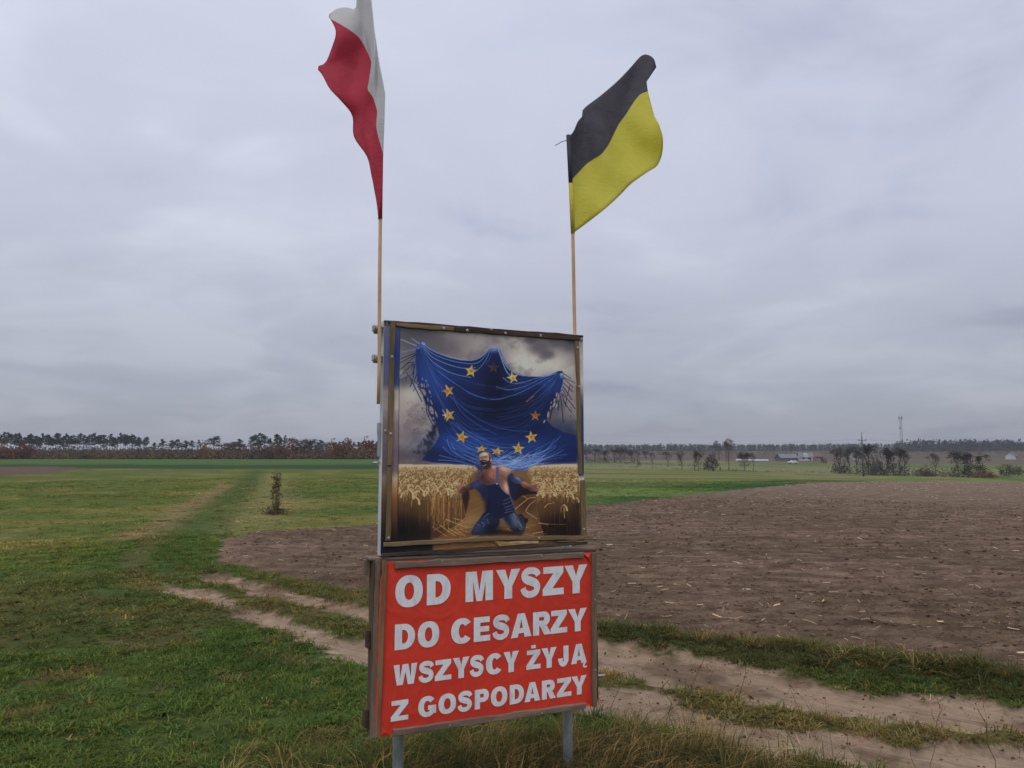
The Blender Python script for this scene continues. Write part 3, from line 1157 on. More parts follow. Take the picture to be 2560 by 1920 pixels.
def blob(cx, cy, rx, ry, c, alpha, rot=0.0, p=1.0):
    r = max(rx, ry) * 1.7
    i = _box(cx - r, cx + r, cy - r, cy + r)
    dx, dy = PX[i] - cx, PY[i] - cy
    co, si = math.cos(rot), math.sin(rot)
    q = ((dx * co + dy * si) / rx) ** 2 + ((-dx * si + dy * co) / ry) ** 2
    _put(i, c, alpha * np.exp(-q ** p * 1.2))


def ell(cx, cy, rx, ry, c, rot=0.0, alpha=1.0):
    fill([(cx + rx * math.cos(a) * math.cos(rot) - ry * math.sin(a) * math.sin(rot), cy + rx * math.cos(a) * math.sin(rot) + ry * math.sin(a) * math.cos(rot)) for a in np.linspace(0, 6.283, 14)[:-1]], c, alpha, 1.6)


# stormy sky
n1_ = fbm(PX, PY, 0.006, 4, 201)
n2_ = fbm(PX, PY, 0.014, 4, 202)
top = np.array([[120, 114, 120]]) + 0 * PX[:, None]
ART[:] = np.array([122, 114, 118])
_all = np.arange(len(PX))
_put(_all, (176, 170, 168), sstep(0.42, 0.62, n1_) * 0.6)
blob(1000, 330, 330, 150, (196, 190, 184), 0.95)
blob(1250, 350, 130, 80, (192, 186, 180), 0.8)
blob(760, 250, 180, 90, (168, 160, 160), 0.6)
blob(330, 140, 230, 110, (84, 82, 94), 0.9)
blob(520, 230, 170, 80, (104, 96, 102), 0.7)
blob(700, 150, 200, 40, (150, 142, 146), 0.5)
for (x, y, rx, ry) in ((1140, 235, 90, 60), (1190, 285, 55, 35), (1250, 200, 70, 45), (1345, 220, 70, 50), (1080, 190, 60, 25)):
    blob(x + 10, y, rx, ry, (98, 92, 102), 0.85, 0, 1.6)
blob(1365, 190, 50, 30, (62, 66, 82), 0.8)
blob(300, 560, 110, 60, (188, 180, 172), 0.9)
blob(260, 640, 120, 80, (172, 160, 156), 0.8)
blob(320, 720, 130, 70, (150, 136, 140), 0.7)
blob(270, 830, 120, 90, (126, 112, 122), 0.7)
blob(260, 960, 160, 60, (92, 82, 92), 0.85)
blob(230, 470, 60, 40, (84, 82, 92), 0.6)
blob(1370, 560, 60, 90, (150, 134, 140), 0.8)
blob(1300, 690, 90, 50, (138, 124, 128), 0.7)
_put(_all, (92, 86, 96), sstep(0.55, 0.75, n2_) * 0.28)
blob(1320, 800, 130, 90, (58, 66, 92), 0.9)
blob(1370, 920, 120, 100, (34, 48, 92), 0.9)
for k in range(16):
    blob(prng.uniform(1230, 1390), prng.uniform(730, 830), prng.uniform(14, 36), prng.uniform(8, 20), (88, 98, 122), 0.35, prng.uniform(0, 3))

# the blue drapery
BODY = [(330, 222), (352, 205), (378, 206), (402, 240), (470, 276), (540, 304), (620, 324), (700, 322), (752, 303), (786, 275), (806, 252), (824, 244), (868, 244), (886, 258), (900, 300), (925, 352),
        (972, 402), (1040, 424), (1130, 432), (1208, 426), (1250, 408), (1276, 396), (1300, 400), (1309, 424), (1304, 470), (1288, 530), (1262, 575), (1238, 620), (1218, 670), (1196, 722), (1230, 762),
        (1300, 800), (1392, 826), (1396, 1004), (1092, 1020), (1062, 1052), (1000, 1090), (900, 1090), (800, 1080), (742, 1056), (715, 1024), (430, 1006), (360, 990), (400, 940), (452, 880), (478, 830),
        (462, 770), (424, 716), (394, 640), (366, 560), (346, 500), (332, 455), (322, 380), (318, 300), (322, 248)]
fill(BODY, (26, 48, 104), 1.0, 6.0)
blob(880, 640, 330, 130, (15, 20, 56), 0.9)
blob(850, 470, 100, 190, (15, 20, 52), 0.85)
blob(640, 560, 120, 90, (20, 32, 80), 0.6, 0.6)
blob(1080, 620, 140, 70, (16, 24, 60), 0.7, -0.4)
blob(430, 440, 100, 170, (44, 82, 164), 0.8, -0.5)
blob(1230, 480, 70, 60, (44, 80, 158), 0.75)
blob(1000, 780, 260, 60, (18, 30, 74), 0.7)
blob(620, 880, 240, 80, (40, 78, 158), 0.75)
blob(1060, 900, 200, 60, (38, 72, 150), 0.6)
blob(1330, 960, 120, 70, (26, 40, 96), 0.8)
blob(480, 960, 120, 50, (34, 42, 84), 0.8)
LT, MD = (138, 168, 226), (72, 106, 184)
FOLDS = [
    ([(372, 214), (440, 262), (560, 306), (680, 324), (752, 304), (806, 254)], 5, LT, .9),
    ([(372, 224), (440, 282), (560, 326), (680, 346), (750, 330), (806, 262)], 4, LT, .8),
    ([(370, 230), (430, 300), (540, 352), (640, 376), (720, 372)], 5, LT, .8),
    ([(368, 236), (420, 320), (520, 390), (600, 420), (690, 438)], 5, LT, .8),
    ([(362, 240), (410, 340), (500, 420), (600, 490), (700, 550), (820, 584), (930, 570), (1060, 520), (1180, 455), (1270, 412)], 5, (96, 136, 216), .85),
    ([(358, 244), (390, 350), (440, 450), (520, 540), (590, 600), (700, 690), (830, 760), (950, 790), (1080, 800)], 4, MD, .8),
    ([(566, 545), (600, 630), (660, 700), (760, 770), (860, 820)], 4, MD, .8),
    ([(440, 500), (480, 590), (510, 650), (560, 760), (640, 850), (740, 900)], 4, MD, .8),
    ([(350, 250), (372, 330), (400, 400), (450, 520)], 3, MD, .6),
    ([(560, 740), (640, 800), (740, 860), (860, 900), (980, 912)], 4, LT, .6),
    ([(590, 740), (700, 820), (820, 870), (960, 890), (1060, 880)], 4, MD, .8),
    ([(820, 250), (790, 320), (740, 380), (690, 410)], 3, LT, .8),
    ([(834, 252), (815, 310), (790, 350)], 3, MD, .7),
    ([(872, 250), (900, 330), (930, 400), (985, 460)], 5, (170, 190, 235), .9),
    ([(884, 262), (915, 340), (960, 400), (1040, 432)], 4, LT, .9),
    ([(895, 300), (930, 365), (985, 408), (1060, 428), (1180, 430)], 4, (176, 190, 230), .8),
    ([(905, 440), (960, 476), (1040, 470), (1140, 440), (1240, 418)], 4, LT, .8),
    ([(860, 500), (940, 520), (1040, 500), (1120, 465), (1200, 430), (1270, 408)], 4, LT, .7),
    ([(980, 530), (1060, 505), (1100, 490)], 3, MD, .7),
    ([(1060, 600), (1120, 545), (1200, 475), (1262, 420)], 3, LT, .6),
    ([(1080, 640), (1130, 590), (1210, 500)], 2, MD, .5),
    ([(900, 560), (1000, 555), (1060, 540)], 3, MD, .5),
    ([(1050, 700), (1120, 652), (1180, 610)], 3, MD, .5),
    ([(850, 650), (980, 640), (1080, 610)], 3, (40, 58, 120), .6),
    ([(860, 700), (1000, 690), (1100, 660)], 3, (40, 58, 120), .6),
    ([(800, 740), (930, 770), (1080, 760), (1180, 720)], 4, (40, 70, 140), .6)]
for pts, w_, c, al in FOLDS:
    line([(x + 2, y + 5) for x, y in pts], w_ * 1.6, (18, 34, 84), al * 0.6, soft=3)
    line(pts, w_, c, al * 0.85, w1=w_ * 0.7, soft=2.2)
for k in range(26):
    x0 = prng.uniform(480, 760); y0 = prng.uniform(760, 860)
    line([(x0, y0), (x0 + prng.uniform(60, 120), y0 + prng.uniform(50, 80)), (x0 + prng.uniform(180, 330), y0 + prng.uniform(80, 130))], 2.2, MD, 0.5)
for k in range(70):
    t = prng.random()
    L0 = (350 + 20 * prng.random(), 235 + 60 * t * prng.random()); R0 = (1270 + 20 * prng.random(), 415 + 40 * prng.random())
    sag = 470 + 420 * t
    if prng.random() < .5:
        pts = [L0, (480, L0[1] + (sag - L0[1]) * .55), (660, sag - 30), (820 + prng.uniform(-60, 60), sag)]
    else:
        pts = [R0, (1170, R0[1] + (sag - R0[1]) * .5), (1040, sag - 40), (900 + prng.uniform(-60, 60), sag)]
    line(pts, prng.uniform(1.5, 4), prng.choice([(20, 34, 80), (44, 72, 140), (70, 100, 166)]), prng.uniform(.2, .5), w1=1, soft=3)
blob(846, 250, 46, 22, (132, 150, 196), 0.75)
ell(352, 222, 22, 16, (70, 96, 160), 0.4); ell(372, 212, 17, 9, (126, 146, 196), 0.6); ell(336, 240, 12, 9, (84, 112, 176))
ell(1284, 402, 22, 8, (34, 52, 106), -0.1); ell(1296, 420, 12, 10, (96, 128, 190))
for y in (412, 420, 430, 440):
    line([(1284, y), (1296, y - 2), (1305, y + 2)], 2.5, (150, 174, 222), .8)

# bare rods beyond the hands
ST = T3
for a, b, w_, c in [((395, 285), (140, 180), 5, (150, 160, 190)), ((440, 250), (315, 165), 5, (140, 150, 182)), ((385, 335), (138, 388), 5, (120, 134, 176)), ((372, 398), (138, 492), 5, (36, 42, 70)), ((378, 420), (136, 555), 5, (36, 42, 70)),
                    ((370, 540), (245, 560), 5, (36, 42, 70)), ((250, 560), (136, 662), 5, (34, 40, 66)), ((330, 570), (136, 765), 5, (34, 40, 66)), ((355, 722), (136, 832), 5, (54, 70, 116)), ((378, 430), (265, 545), 5, (36, 42, 70)),
                    ((235, 700), (258, 762), 5, (34, 40, 66)), ((280, 775), (480, 1172), 7, (34, 40, 72)), ((285, 790), (415, 900), 6, (44, 58, 104)), ((325, 850), (288, 940), 5, (34, 40, 66)), ((330, 560), (318, 660), 5, (34, 40, 66)),
                    ((352, 560), (345, 800), 5, (34, 40, 66)), ((400, 720), (355, 850), 5, (34, 40, 66)), ((380, 560), (330, 720), 4, (34, 40, 66)), ((420, 740), (400, 880), 5, (34, 40, 66)), ((370, 950), (340, 1005), 4, (34, 40, 66)), ((220, 830), (232, 790), 4, (34, 40, 66))]:
    line(ST(a, b), w_ * 0.75, c, 1, smooth=False)
for (x, y, rx, ry, ro) in [(485, 812, 9, 26, -.2), (548, 845, 9, 24, -.3), (478, 912, 20, 34, -.2), (516, 920, 8, 38, -.1), (576, 912, 9, 30, -.4), (496, 1030, 44, 66, -.5), (604, 1020, 12, 34, -.4), (575, 1145, 10, 38, -.1), (634, 1178, 18, 46, -.35),
                           (562, 1260, 11, 58, 0), (632, 1312, 34, 72, -.35), (708, 1378, 13, 58, -.35), (612, 1425, 14, 48, -.5), (662, 1440, 12, 26, -.3), (622, 1100, 8, 16, 0), (555, 935, 6, 18, 0), (690, 1500, 8, 16, 0), (670, 1552, 26, 16, .5)]:
    p = T3((x, y))[0]
    ell(p[0], p[1], rx * .4194, ry * .4194, (132, 126, 134), ro)
for a, b, w_ in [((415, 930), (560, 1150), 6), ((560, 1150), (548, 1330), 6), ((548, 1330), (640, 1530), 6), ((440, 980), (420, 900), 5), ((640, 1530), (700, 1590), 6), ((540, 950), (600, 1080), 6), ((600, 1080), (700, 1300), 6)]:
    line(T3(a, b), w_ * .8, (24, 36, 78), 1, smooth=False)
for pts, w_ in [([(1200, 720), (1325, 805)], 5), ([(1205, 785), (1390, 878)], 5), ([(1205, 795), (1358, 945)], 5), ([(1200, 870), (1355, 1018)], 5), ([(1312, 905), (1268, 1085)], 5), ([(1205, 940), (1342, 1145)], 6), ([(1180, 1040), (1300, 1170), (1392, 1290)], 6),
                ([(1185, 1070), (1240, 1220), (1338, 1345)], 6), ([(1160, 1080), (1180, 1260), (1204, 1505)], 6), ([(1135, 1060), (1130, 1200), (1120, 1310)], 7), ([(1110, 1150), (1060, 1250), (1020, 1320), (985, 1470)], 8), ([(1090, 1060), (1030, 1200), (985, 1290)], 6),
                ([(1205, 1000), (1250, 1100), (1242, 1240)], 5), ([(1060, 1120), (1010, 1250)], 5)]:
    line(T4(*pts), w_ * .75, (26, 34, 66), 1)
for (x, y, rx, ry, ro) in [(1098, 1062, 12, 38, .15), (1126, 1105, 9, 60, .05), (1062, 1152, 12, 34, .35), (1055, 1225, 16, 44, .4), (1002, 1270, 9, 34, .3), (1012, 1190, 8, 20, .3), (962, 1378, 14, 52, .2), (900, 1492, 12, 30, .4), (1096, 1240, 12, 36, .3), (1192, 1020, 10, 24, .3), (1176, 965, 8, 10, 0)]:
    p = T4((x, y))[0]
    ell(p[0], p[1], rx * .4194, ry * .4194, (150, 143, 148), ro)
# ashes
for k in range(70):
    x = 250 + 200 * prng.random() ** 0.8; y = prng.uniform(600, 870)
    ell(x + (y - 600) * 0.1, y, prng.uniform(1.5, 5), prng.uniform(1.2, 3), (44, 42, 54), prng.uniform(0, 3), .8)
for k in range(80):
    t = prng.random()
    x = 470 - 150 * t * prng.random() - 20; y = 760 + 190 * t
    blob(x, y, prng.uniform(8, 22), prng.uniform(5, 12), (40, 44, 66), 0.55, prng.uniform(0, 3))
for k in range(12):
    ell(prng.uniform(1250, 1380), prng.uniform(620, 780), 2.5, 3.5, (40, 40, 56), prng.uniform(0, 3), .8)

# stars
def star(cx, cy, r, rot, c, squash=1.0, shade=(110, 78, 40)):
    pts = []
    for k in range(10):
        q = r if k % 2 == 0 else r * 0.42
        a = rot + math.pi * k / 5 - math.pi / 2
        pts.append((cx + q * math.cos(a), cy + q * math.sin(a) * squash))
    fill([(x + 4, y + 4) for x, y in pts], (14, 26, 64), .55, 3)
    fill(pts, c, 1, 1.8, 0.5)
    for k in range(5):
        a = rot + 2 * math.pi * k / 5 - math.pi / 2
        line([(cx, cy), (cx + r * .8 * math.cos(a + .16), cy + r * .8 * math.sin(a + .16) * squash)], 3.5, shade, .55, w1=1.2, smooth=False)
GOLD = (198, 158, 84)
star(690, 396, 45, .15, GOLD); star(840, 372, 42, .05, (72, 60, 62), shade=(50, 44, 56)); star(970, 440, 42, -.25, (206, 170, 104))
star(538, 528, 46, -.35, (184, 138, 74)); star(540, 690, 48, -.3, (190, 146, 80)); star(628, 838, 47, .25, GOLD)
star(1120, 694, 38, .05, (156, 106, 62)); star(1094, 838, 45, -.15, (202, 160, 82)); star(1006, 915, 46, .1, (206, 162, 84)); star(866, 932, 48, .2, (196, 154, 84), .62); star(760, 916, 44, .1, (196, 156, 92), .62)
line([(1062, 600), (1085, 580), (1110, 560)], 6, (150, 104, 84), .8); blob(1090, 588, 22, 16, (92, 52, 52), .5)
line([(560, 545), (545, 530), (520, 490)], 4, (226, 190, 130), .7); line([(500, 655), (520, 690), (515, 715)], 6, (178, 190, 214), .7)

# glowing strands spreading from his back
for k in range(150):
    side = 1 if prng.random() < 0.62 else -1
    x0 = 940 + prng.gauss(0, 60); y0 = prng.uniform(985, 1075)
    ln = prng.uniform(60, 380) * (1 if side > 0 else 1.1)
    up_ = prng.uniform(-0.06, 0.42)
    pts = [(x0, y0)]
    for q in (0.3, 0.6, 1.0):
        pts.append((x0 + side * ln * q, y0 - up_ * ln * q ** 1.5 - 20 * q + prng.gauss(0, 9)))
    if min(p[0] for p in pts) < 430 or max(p[0] for p in pts) > 1390:
        continue
    c = (124, 150, 206) if prng.random() < .6 else (76, 108, 176)
    line(pts, 3.4, c, prng.uniform(.35, .8), w1=0.8)
for k in range(46):
    x0 = prng.uniform(840, 1120); y0 = prng.uniform(950, 1080)
    line([(x0, y0), (x0 + prng.uniform(25, 50), y0 - prng.uniform(-14, 26)), (x0 + prng.uniform(60, 110), y0 - prng.uniform(0, 60))], 3.6, (150, 172, 220), prng.uniform(.4, .8), w1=1)
for pts in ([(530, 850), (550, 910), (600, 960), (640, 990)], [(500, 900), (540, 940), (600, 975)], [(560, 880), (590, 940), (660, 985)], [(1060, 1010), (1150, 960), (1220, 900), (1290, 830)], [(1040, 1020), (1130, 950), (1200, 915), (1250, 850)], [(1100, 960), (1180, 930), (1260, 890)], [(1120, 1000), (1240, 960), (1310, 920)], [(1080, 1040), (1190, 980), (1330, 950)], [(480, 960), (560, 980), (690, 1020)], [(470, 990), (600, 1000), (720, 1040)]):
    line(pts, 3.2, (110, 146, 222), .75, w1=1.2)

# wheat
LW = [(190, 1019), (520, 1020), (640, 1022), (712, 1034), (735, 1052), (705, 1090), (660, 1150), (640, 1210), (640, 1300), (652, 1372), (560, 1450), (430, 1530), (190, 1545)]
RW = [(1400, 1016), (1240, 1020), (1110, 1030), (1078, 1048), (1064, 1084), (1090, 1130), (1120, 1200), (1130, 1300), (1150, 1400), (1180, 1500), (1420, 1500)]
PATH = [(430, 1560), (640, 1380), (640, 1120), (760, 1060), (1080, 1060), (1130, 1200), (1150, 1400), (1190, 1560)]
fill(PATH, (126, 96, 64), 1, 8)
fill([(180, 1450), (1420, 1440), (1430, 1700), (180, 1700)], (120, 84, 52), 1, 20)
blob(720, 1250, 60, 150, (120, 84, 50), .8); blob(1050, 1280, 110, 90, (70, 42, 30), .8); blob(700, 1400, 120, 60, (158, 124, 82), .7); blob(1120, 1440, 70, 60, (138, 98, 58), .6)
for W_ in (LW, RW):
    fill(W_, (142, 112, 72), 1, 4)
i = np.nonzero((poly_sdf(PX, PY, LW) > 0) | (poly_sdf(PX, PY, RW) > 0))[0]
yy = PY[i]
_put(i, (190, 174, 148), (1 - sstep(1030, 1085, yy)) * .9)
_put(i, (84, 56, 36), sstep(1180, 1300, yy) * .7)
_put(i, (34, 24, 22), sstep(1340, 1480, yy) * .75 * np.where(PX[i] < 420, 1, np.where(PX[i] > 1130, 1, .35)))
blob(230, 1450, 160, 120, (22, 18, 20), .95); blob(1300, 1430, 150, 110, (24, 16, 16), .92); blob(1400, 1300, 60, 120, (50, 32, 24), .6)
for k in range(130):            # stalks
    left = prng.random() < .62
    x = prng.uniform(215, 640) if left else prng.uniform(1135, 1400)
    y0 = prng.uniform(1120, 1220); y1 = y0 + prng.uniform(120, 320)
    gold = left and x > 400
    c = (184, 138, 78) if gold else (112, 78, 48)
    line([(x, y0), (x + prng.uniform(-4, 4), (y0 + y1) / 2), (x + prng.uniform(-8, 8), y1)], 3.0 if gold else 2.4, c, prng.uniform(.35, .8) if gold else .4, w1=1)
ears = []
for k in range(620):
    left = prng.random() < .55
    t = prng.random() ** 1.3
    y = 1032 + 185 * t
    x = prng.uniform(200, 720 - 90 * t) if left else prng.uniform(1075 + 60 * t, 1405)
    ears.append((y, x, t))
for y, x, t in sorted(ears):
    h = 6 + 30 * t ** 1.2; wd_ = 3 + 15 * t
    s = prng.choice((-1, 1))
    c = (204, 182, 142) if prng.random() < .55 else (176, 146, 102)
    pts = [(x - s * wd_, y + h * 1.7), (x - s * wd_ * .9, y + h * .5), (x - s * wd_ * .3, y - h * .1), (x + s * wd_ * .5, y), (x + s * wd_, y + h * .6)]
    line([(a + 2, b + 4) for a, b in pts], 3 + 8 * t, (84, 56, 34), .55)
    line(pts[:3], 1.2 + t, c, .6, w1=1.5 + 2 * t, soft=2)
    line(pts[2:], 2 + 4 * t, c, .8, w1=3 + 9 * t, soft=2.5)
for (x, y, q) in [(272, 1200, 34), (352, 1195, 26), (318, 1250, 26), (515, 1192, 24), (445, 1168, 24), (545, 1150, 20), (480, 1128, 18), (395, 1188, 10), (1160, 1150, 20), (1210, 1150, 18), (1250, 1165, 20), (1245, 1200, 18), (1320, 1195, 18), (1375, 1170, 22), (1360, 1225, 18), (1395, 1250, 16), (1215, 1195, 12), (1312, 1300, 20)]:
    pts = [(x - q, y + q * 2.0), (x - q * .9, y + q * .4), (x, y - q * .5), (x + q * .8, y + q * .3), (x + q, y + q * 1.3)]
    line(pts[:3], q * .10, (176, 142, 98), .85, w1=q * .2, soft=2)
    line([(a_ + 3, b_ + 6) for a_, b_ in pts[2:]], q * .5, (88, 58, 36), .7, w1=q * .6, soft=3)
    line(pts[2:], q * .3, (198, 168, 122), .95, w1=q * .55, soft=2.5)
line([(1312, 1310), (1316, 1378)], 4, (196, 164, 120), .8, smooth=False)
# straw on the path
for k in range(120):
    x0 = prng.uniform(380, 1250); y0 = prng.uniform(1400, 1600); a = prng.uniform(-.5, .6); ln = prng.uniform(40, 150)
    line([(x0, y0), (x0 + ln * math.cos(a), y0 + ln * math.sin(a))], 2.6, prng.choice([(190, 150, 96), (158, 112, 66), (92, 60, 36)]), prng.uniform(.3, .8), smooth=False)
for k in range(40):
    x0 = prng.uniform(640, 820); y0 = prng.uniform(1250, 1420)
    line([(x0, y0), (x0 + 60, y0 - 30)], 2, (164, 120, 70), .35, smooth=False)
for pts in (T9((90, 1175), (250, 1240), (400, 1300)), T9((210, 1160), (350, 1200)), T9((0, 1260), (150, 1370), (230, 1420)), T9((130, 1310), (300, 1410)), T9((220, 1310), (370, 1420)), T9((1115, 1025), (1230, 930), (1330, 860), (1420, 855)), T9((1270, 1055), (1330, 960), (1415, 897)),
            T9((1205, 830), (1250, 835), (1300, 880)), T9((1550, 1000), (1600, 950), (1690, 930)), T9((1285, 1070), (1440, 1170)), T9((1465, 1230), (1605, 1250)), T9((1110, 835), (1180, 825), (1225, 795)), T9((1440, 830), (1480, 810), (1520, 815)), T9((995, 1305), (1140, 1392)), T9((1380, 1390), (1530, 1355))):
    line(pts, 4.2, (196, 156, 104), .85, w1=2.4)

# the kneeling man
fill(T9((330, 760), (430, 735), (440, 850), (410, 980), (385, 1090), (355, 980), (330, 860)), (46, 32, 30), .85, 8)
fill(T9((600, 790), (720, 840), (715, 930), (640, 900)), (60, 40, 34), .6, 10)
fill(T9((1000, 540), (1110, 620), (1210, 650), (1450, 760), (1440, 805), (1300, 805), (1200, 835), (1120, 900), (1080, 880), (1030, 800)), (38, 28, 38), .95, 6)
fill(T9((1000, 560), (1110, 640), (1190, 660), (1120, 800), (1110, 900), (1065, 860), (1020, 720)), (34, 38, 76), .95, 5)
fill(T9((430, 1385), (620, 1360), (900, 1330), (1050, 1360), (1250, 1350), (1200, 1410), (900, 1400), (600, 1420)), (46, 28, 22), .8, 10)
# boot
fill(T9((1150, 1105), (1210, 1095), (1260, 1158), (1305, 1160), (1306, 1212), (1272, 1240), (1268, 1300), (1210, 1240)), (36, 34, 44), 1, 3)
line(T9((1180, 1120), (1230, 1180), (1250, 1260)), 4, (92, 92, 108), .7)
# legs
fill(T9((700, 1040), (880, 1160), (892, 1220), (870, 1262), (830, 1310), (780, 1382), (600, 1402), (490, 1404), (458, 1372), (500, 1290), (580, 1180), (640, 1090)), (34, 42, 68), 1, 4)
fill(T9((930, 1150), (1100, 1040), (1150, 1110), (1200, 1200), (1262, 1290), (1250, 1350), (1200, 1382), (1120, 1372), (1060, 1312), (1010, 1240), (950, 1170)), (56, 64, 88), 1, 4)
blob(*T9((560, 1300))[0], 50, 34, (78, 88, 112), .6, -.6); blob(*T9((650, 1240))[0], 40, 60, (46, 66, 112), .7, .5); blob(*T9((780, 1320))[0], 60, 40, (18, 22, 42), .8)
blob(*T9((1100, 1180))[0], 30, 66, (106, 116, 146), .75, -.55); blob(*T9((1010, 1180))[0], 26, 50, (32, 40, 72), .8, -.4); blob(*T9((1130, 1340))[0], 50, 22, (26, 28, 44), .8)
for pts in (T9((620, 1220), (660, 1250), (640, 1290)), T9((560, 1250), (600, 1270)), T9((700, 1170), (720, 1240)), T9((1180, 1310), (1210, 1330)), T9((1195, 1250), (1225, 1300)), T9((1160, 1200), (1230, 1330)), T9((1090, 1090), (1130, 1150))):
    line(pts, 4, (140, 152, 178), .6, w1=1.5)
# torso
SKIN = T9((615, 480), (645, 435), (740, 405), (765, 370), (830, 384), (900, 384), (962, 400), (1030, 442), (1062, 488), (1012, 532), (965, 580), (1000, 640), (1020, 720), (1032, 812), (980, 786), (920, 725), (880, 655), (830, 645), (740, 660), (660, 665), (600, 645), (560, 592), (562, 530))
fill(SKIN, (150, 104, 90), 1, 3)
blob(*T9((630, 560))[0], 40, 60, (72, 42, 44), .85); blob(*T9((700, 620))[0], 60, 26, (86, 52, 48), .8); blob(*T9((960, 430))[0], 42, 20, (212, 174, 154), .85, .4); blob(*T9((1000, 500))[0], 22, 30, (178, 128, 106), .7)
blob(*T9((980, 700))[0], 16, 46, (206, 180, 164), .9, -.25); blob(*T9((920, 590))[0], 26, 40, (122, 80, 70), .7); blob(*T9((770, 480))[0], 30, 40, (182, 126, 108), .7); blob(*T9((690, 470))[0], 30, 30, (112, 70, 62), .7); blob(*T9((800, 400))[0], 26, 10, (206, 168, 152), .8)
for pts in (T9((760, 440), (800, 480), (790, 540)), T9((690, 500), (730, 560), (800, 600)), T9((880, 520), (940, 540), (970, 580))):
    line(pts, 4, (94, 58, 52), .5)
# overalls
fill(T9((720, 662), (850, 646), (882, 662), (922, 728), (982, 788), (1036, 816), (1062, 880), (1092, 970), (1112, 1062), (1020, 1110), (900, 1166), (870, 1168), (690, 1062), (716, 960), (700, 860), (630, 835), (640, 720)), (28, 36, 70), 1, 3)
blob(*T9((800, 860))[0], 46, 90, (26, 36, 76), .8); blob(*T9((880, 1090))[0], 60, 30, (24, 32, 66), .7); blob(*T9((700, 980))[0], 20, 60, (20, 24, 50), .8)
for pts in (T9((950, 900), (1010, 870), (1050, 850)), T9((940, 950), (1010, 930), (1060, 900)), T9((960, 1000), (1030, 980), (1085, 950)), T9((980, 1040), (1040, 1020), (1095, 1000)), T9((960, 1080), (1040, 1060), (1100, 1050)), T9((720, 1090), (680, 1120), (640, 1180)), T9((880, 665), (925, 735), (985, 795), (1036, 820)), T9((1036, 820), (1070, 920), (1095, 1000))):
    line(pts, 4, (112, 128, 170), .65, w1=2)
line(T9((722, 664), (800, 652), (862, 646)), 4, (62, 76, 128), .8)
fill(T9((834, 402), (872, 398), (872, 600), (866, 640), (828, 632)), (72, 86, 132), 1, 2)
line(T9((853, 402), (850, 620)), 3, (104, 118, 160), .7, smooth=False)
ell(*T9((846, 650))[0], 5, 4, (196, 196, 204))
# his right arm
fill(T9((625, 470), (560, 545), (510, 612), (440, 655), (400, 702), (430, 748), (520, 722), (600, 792), (650, 842), (710, 862), (716, 760), (690, 660), (600, 645), (562, 592)), (46, 50, 84), 1, 4)
blob(*T9((540, 660))[0], 40, 22, (74, 84, 136), .7, -.4); blob(*T9((660, 780))[0], 30, 50, (30, 36, 76), .8); line(T9((620, 480), (570, 550), (520, 615)), 4, (104, 116, 166), .6)
fill(T9((250, 672), (300, 662), (345, 690), (400, 680), (452, 680), (425, 742), (360, 762), (322, 796), (285, 780), (262, 740)), (108, 70, 62), 1, 3)
for pts in (T9((262, 672), (300, 668), (340, 690)), T9((258, 690), (290, 686), (320, 705)), T9((262, 715), (290, 708), (310, 722)), T9((272, 745), (295, 735))):
    line(pts, 4.5, (190, 148, 128), .9, w1=3)
blob(*T9((385, 735))[0], 24, 12, (60, 38, 38), .7)
# his left arm
fill(T9((1010, 530), (1062, 478), (1112, 540), (1190, 556), (1256, 598), (1190, 655), (1110, 640), (1060, 604)), (66, 70, 108), 1, 4)
blob(*T9((1040, 560))[0], 22, 26, (42, 46, 88), .8); blob(*T9((1160, 570))[0], 24, 8, (140, 150, 192), .8, .5)
line(T9((1110, 560), (1160, 590), (1190, 630)), 4, (112, 122, 170), .6)
fill(T9((1188, 646), (1240, 604), (1312, 650), (1352, 652), (1404, 632), (1412, 646), (1375, 668), (1440, 660), (1448, 676), (1412, 690), (1452, 712), (1450, 730), (1412, 724), (1446, 756), (1436, 772), (1395, 760), (1352, 758), (1300, 724), (1240, 704)), (128, 84, 74), 1, 2.5)
blob(*T9((1260, 640))[0], 34, 8, (186, 138, 122), .8, .5); blob(*T9((1380, 650))[0], 20, 6, (196, 150, 132), .8, -.3); blob(*T9((1320, 720))[0], 30, 9, (64, 40, 40), .7, .4)
# head thrown back
fill(T9((640, 400), (745, 330), (775, 380), (760, 430), (690, 470), (640, 450)), (120, 80, 70), 1, 3)
fill(T9((576, 198), (600, 180), (640, 168), (690, 168), (732, 186), (766, 222), (780, 268), (774, 318), (750, 345), (742, 395), (710, 430), (670, 436), (640, 416), (614, 370), (590, 310), (578, 250)), (58, 50, 58), 1, 2.5)
fill(T9((690, 172), (732, 188), (764, 224), (770, 262), (742, 255), (728, 215)), (116, 112, 124), .9, 3)
fill(T9((584, 216), (620, 190), (672, 178), (712, 198), (730, 245), (732, 300), (704, 312), (676, 292), (650, 300), (612, 310), (592, 290), (584, 250)), (176, 138, 122), 1, 2.5)
blob(*T9((665, 205))[0], 24, 12, (216, 196, 188), .9, -.1); blob(*T9((622, 262))[0], 11, 5, (110, 74, 66), .6); blob(*T9((676, 254))[0], 12, 5, (114, 78, 70), .6); blob(*T9((706, 282))[0], 9, 12, (190, 150, 134), .8); blob(*T9((600, 240))[0], 8, 20, (168, 142, 140), .6)
fill(T9((596, 300), (626, 318), (640, 396), (690, 392), (704, 318), (732, 302), (744, 390), (704, 430), (662, 436), (624, 402)), (62, 52, 60), .95, 3)
line(T9((592, 258), (620, 250), (636, 258)), 3.0, (84, 62, 60), .8); line(T9((645, 250), (670, 240), (700, 248)), 3.0, (88, 64, 62), .8)
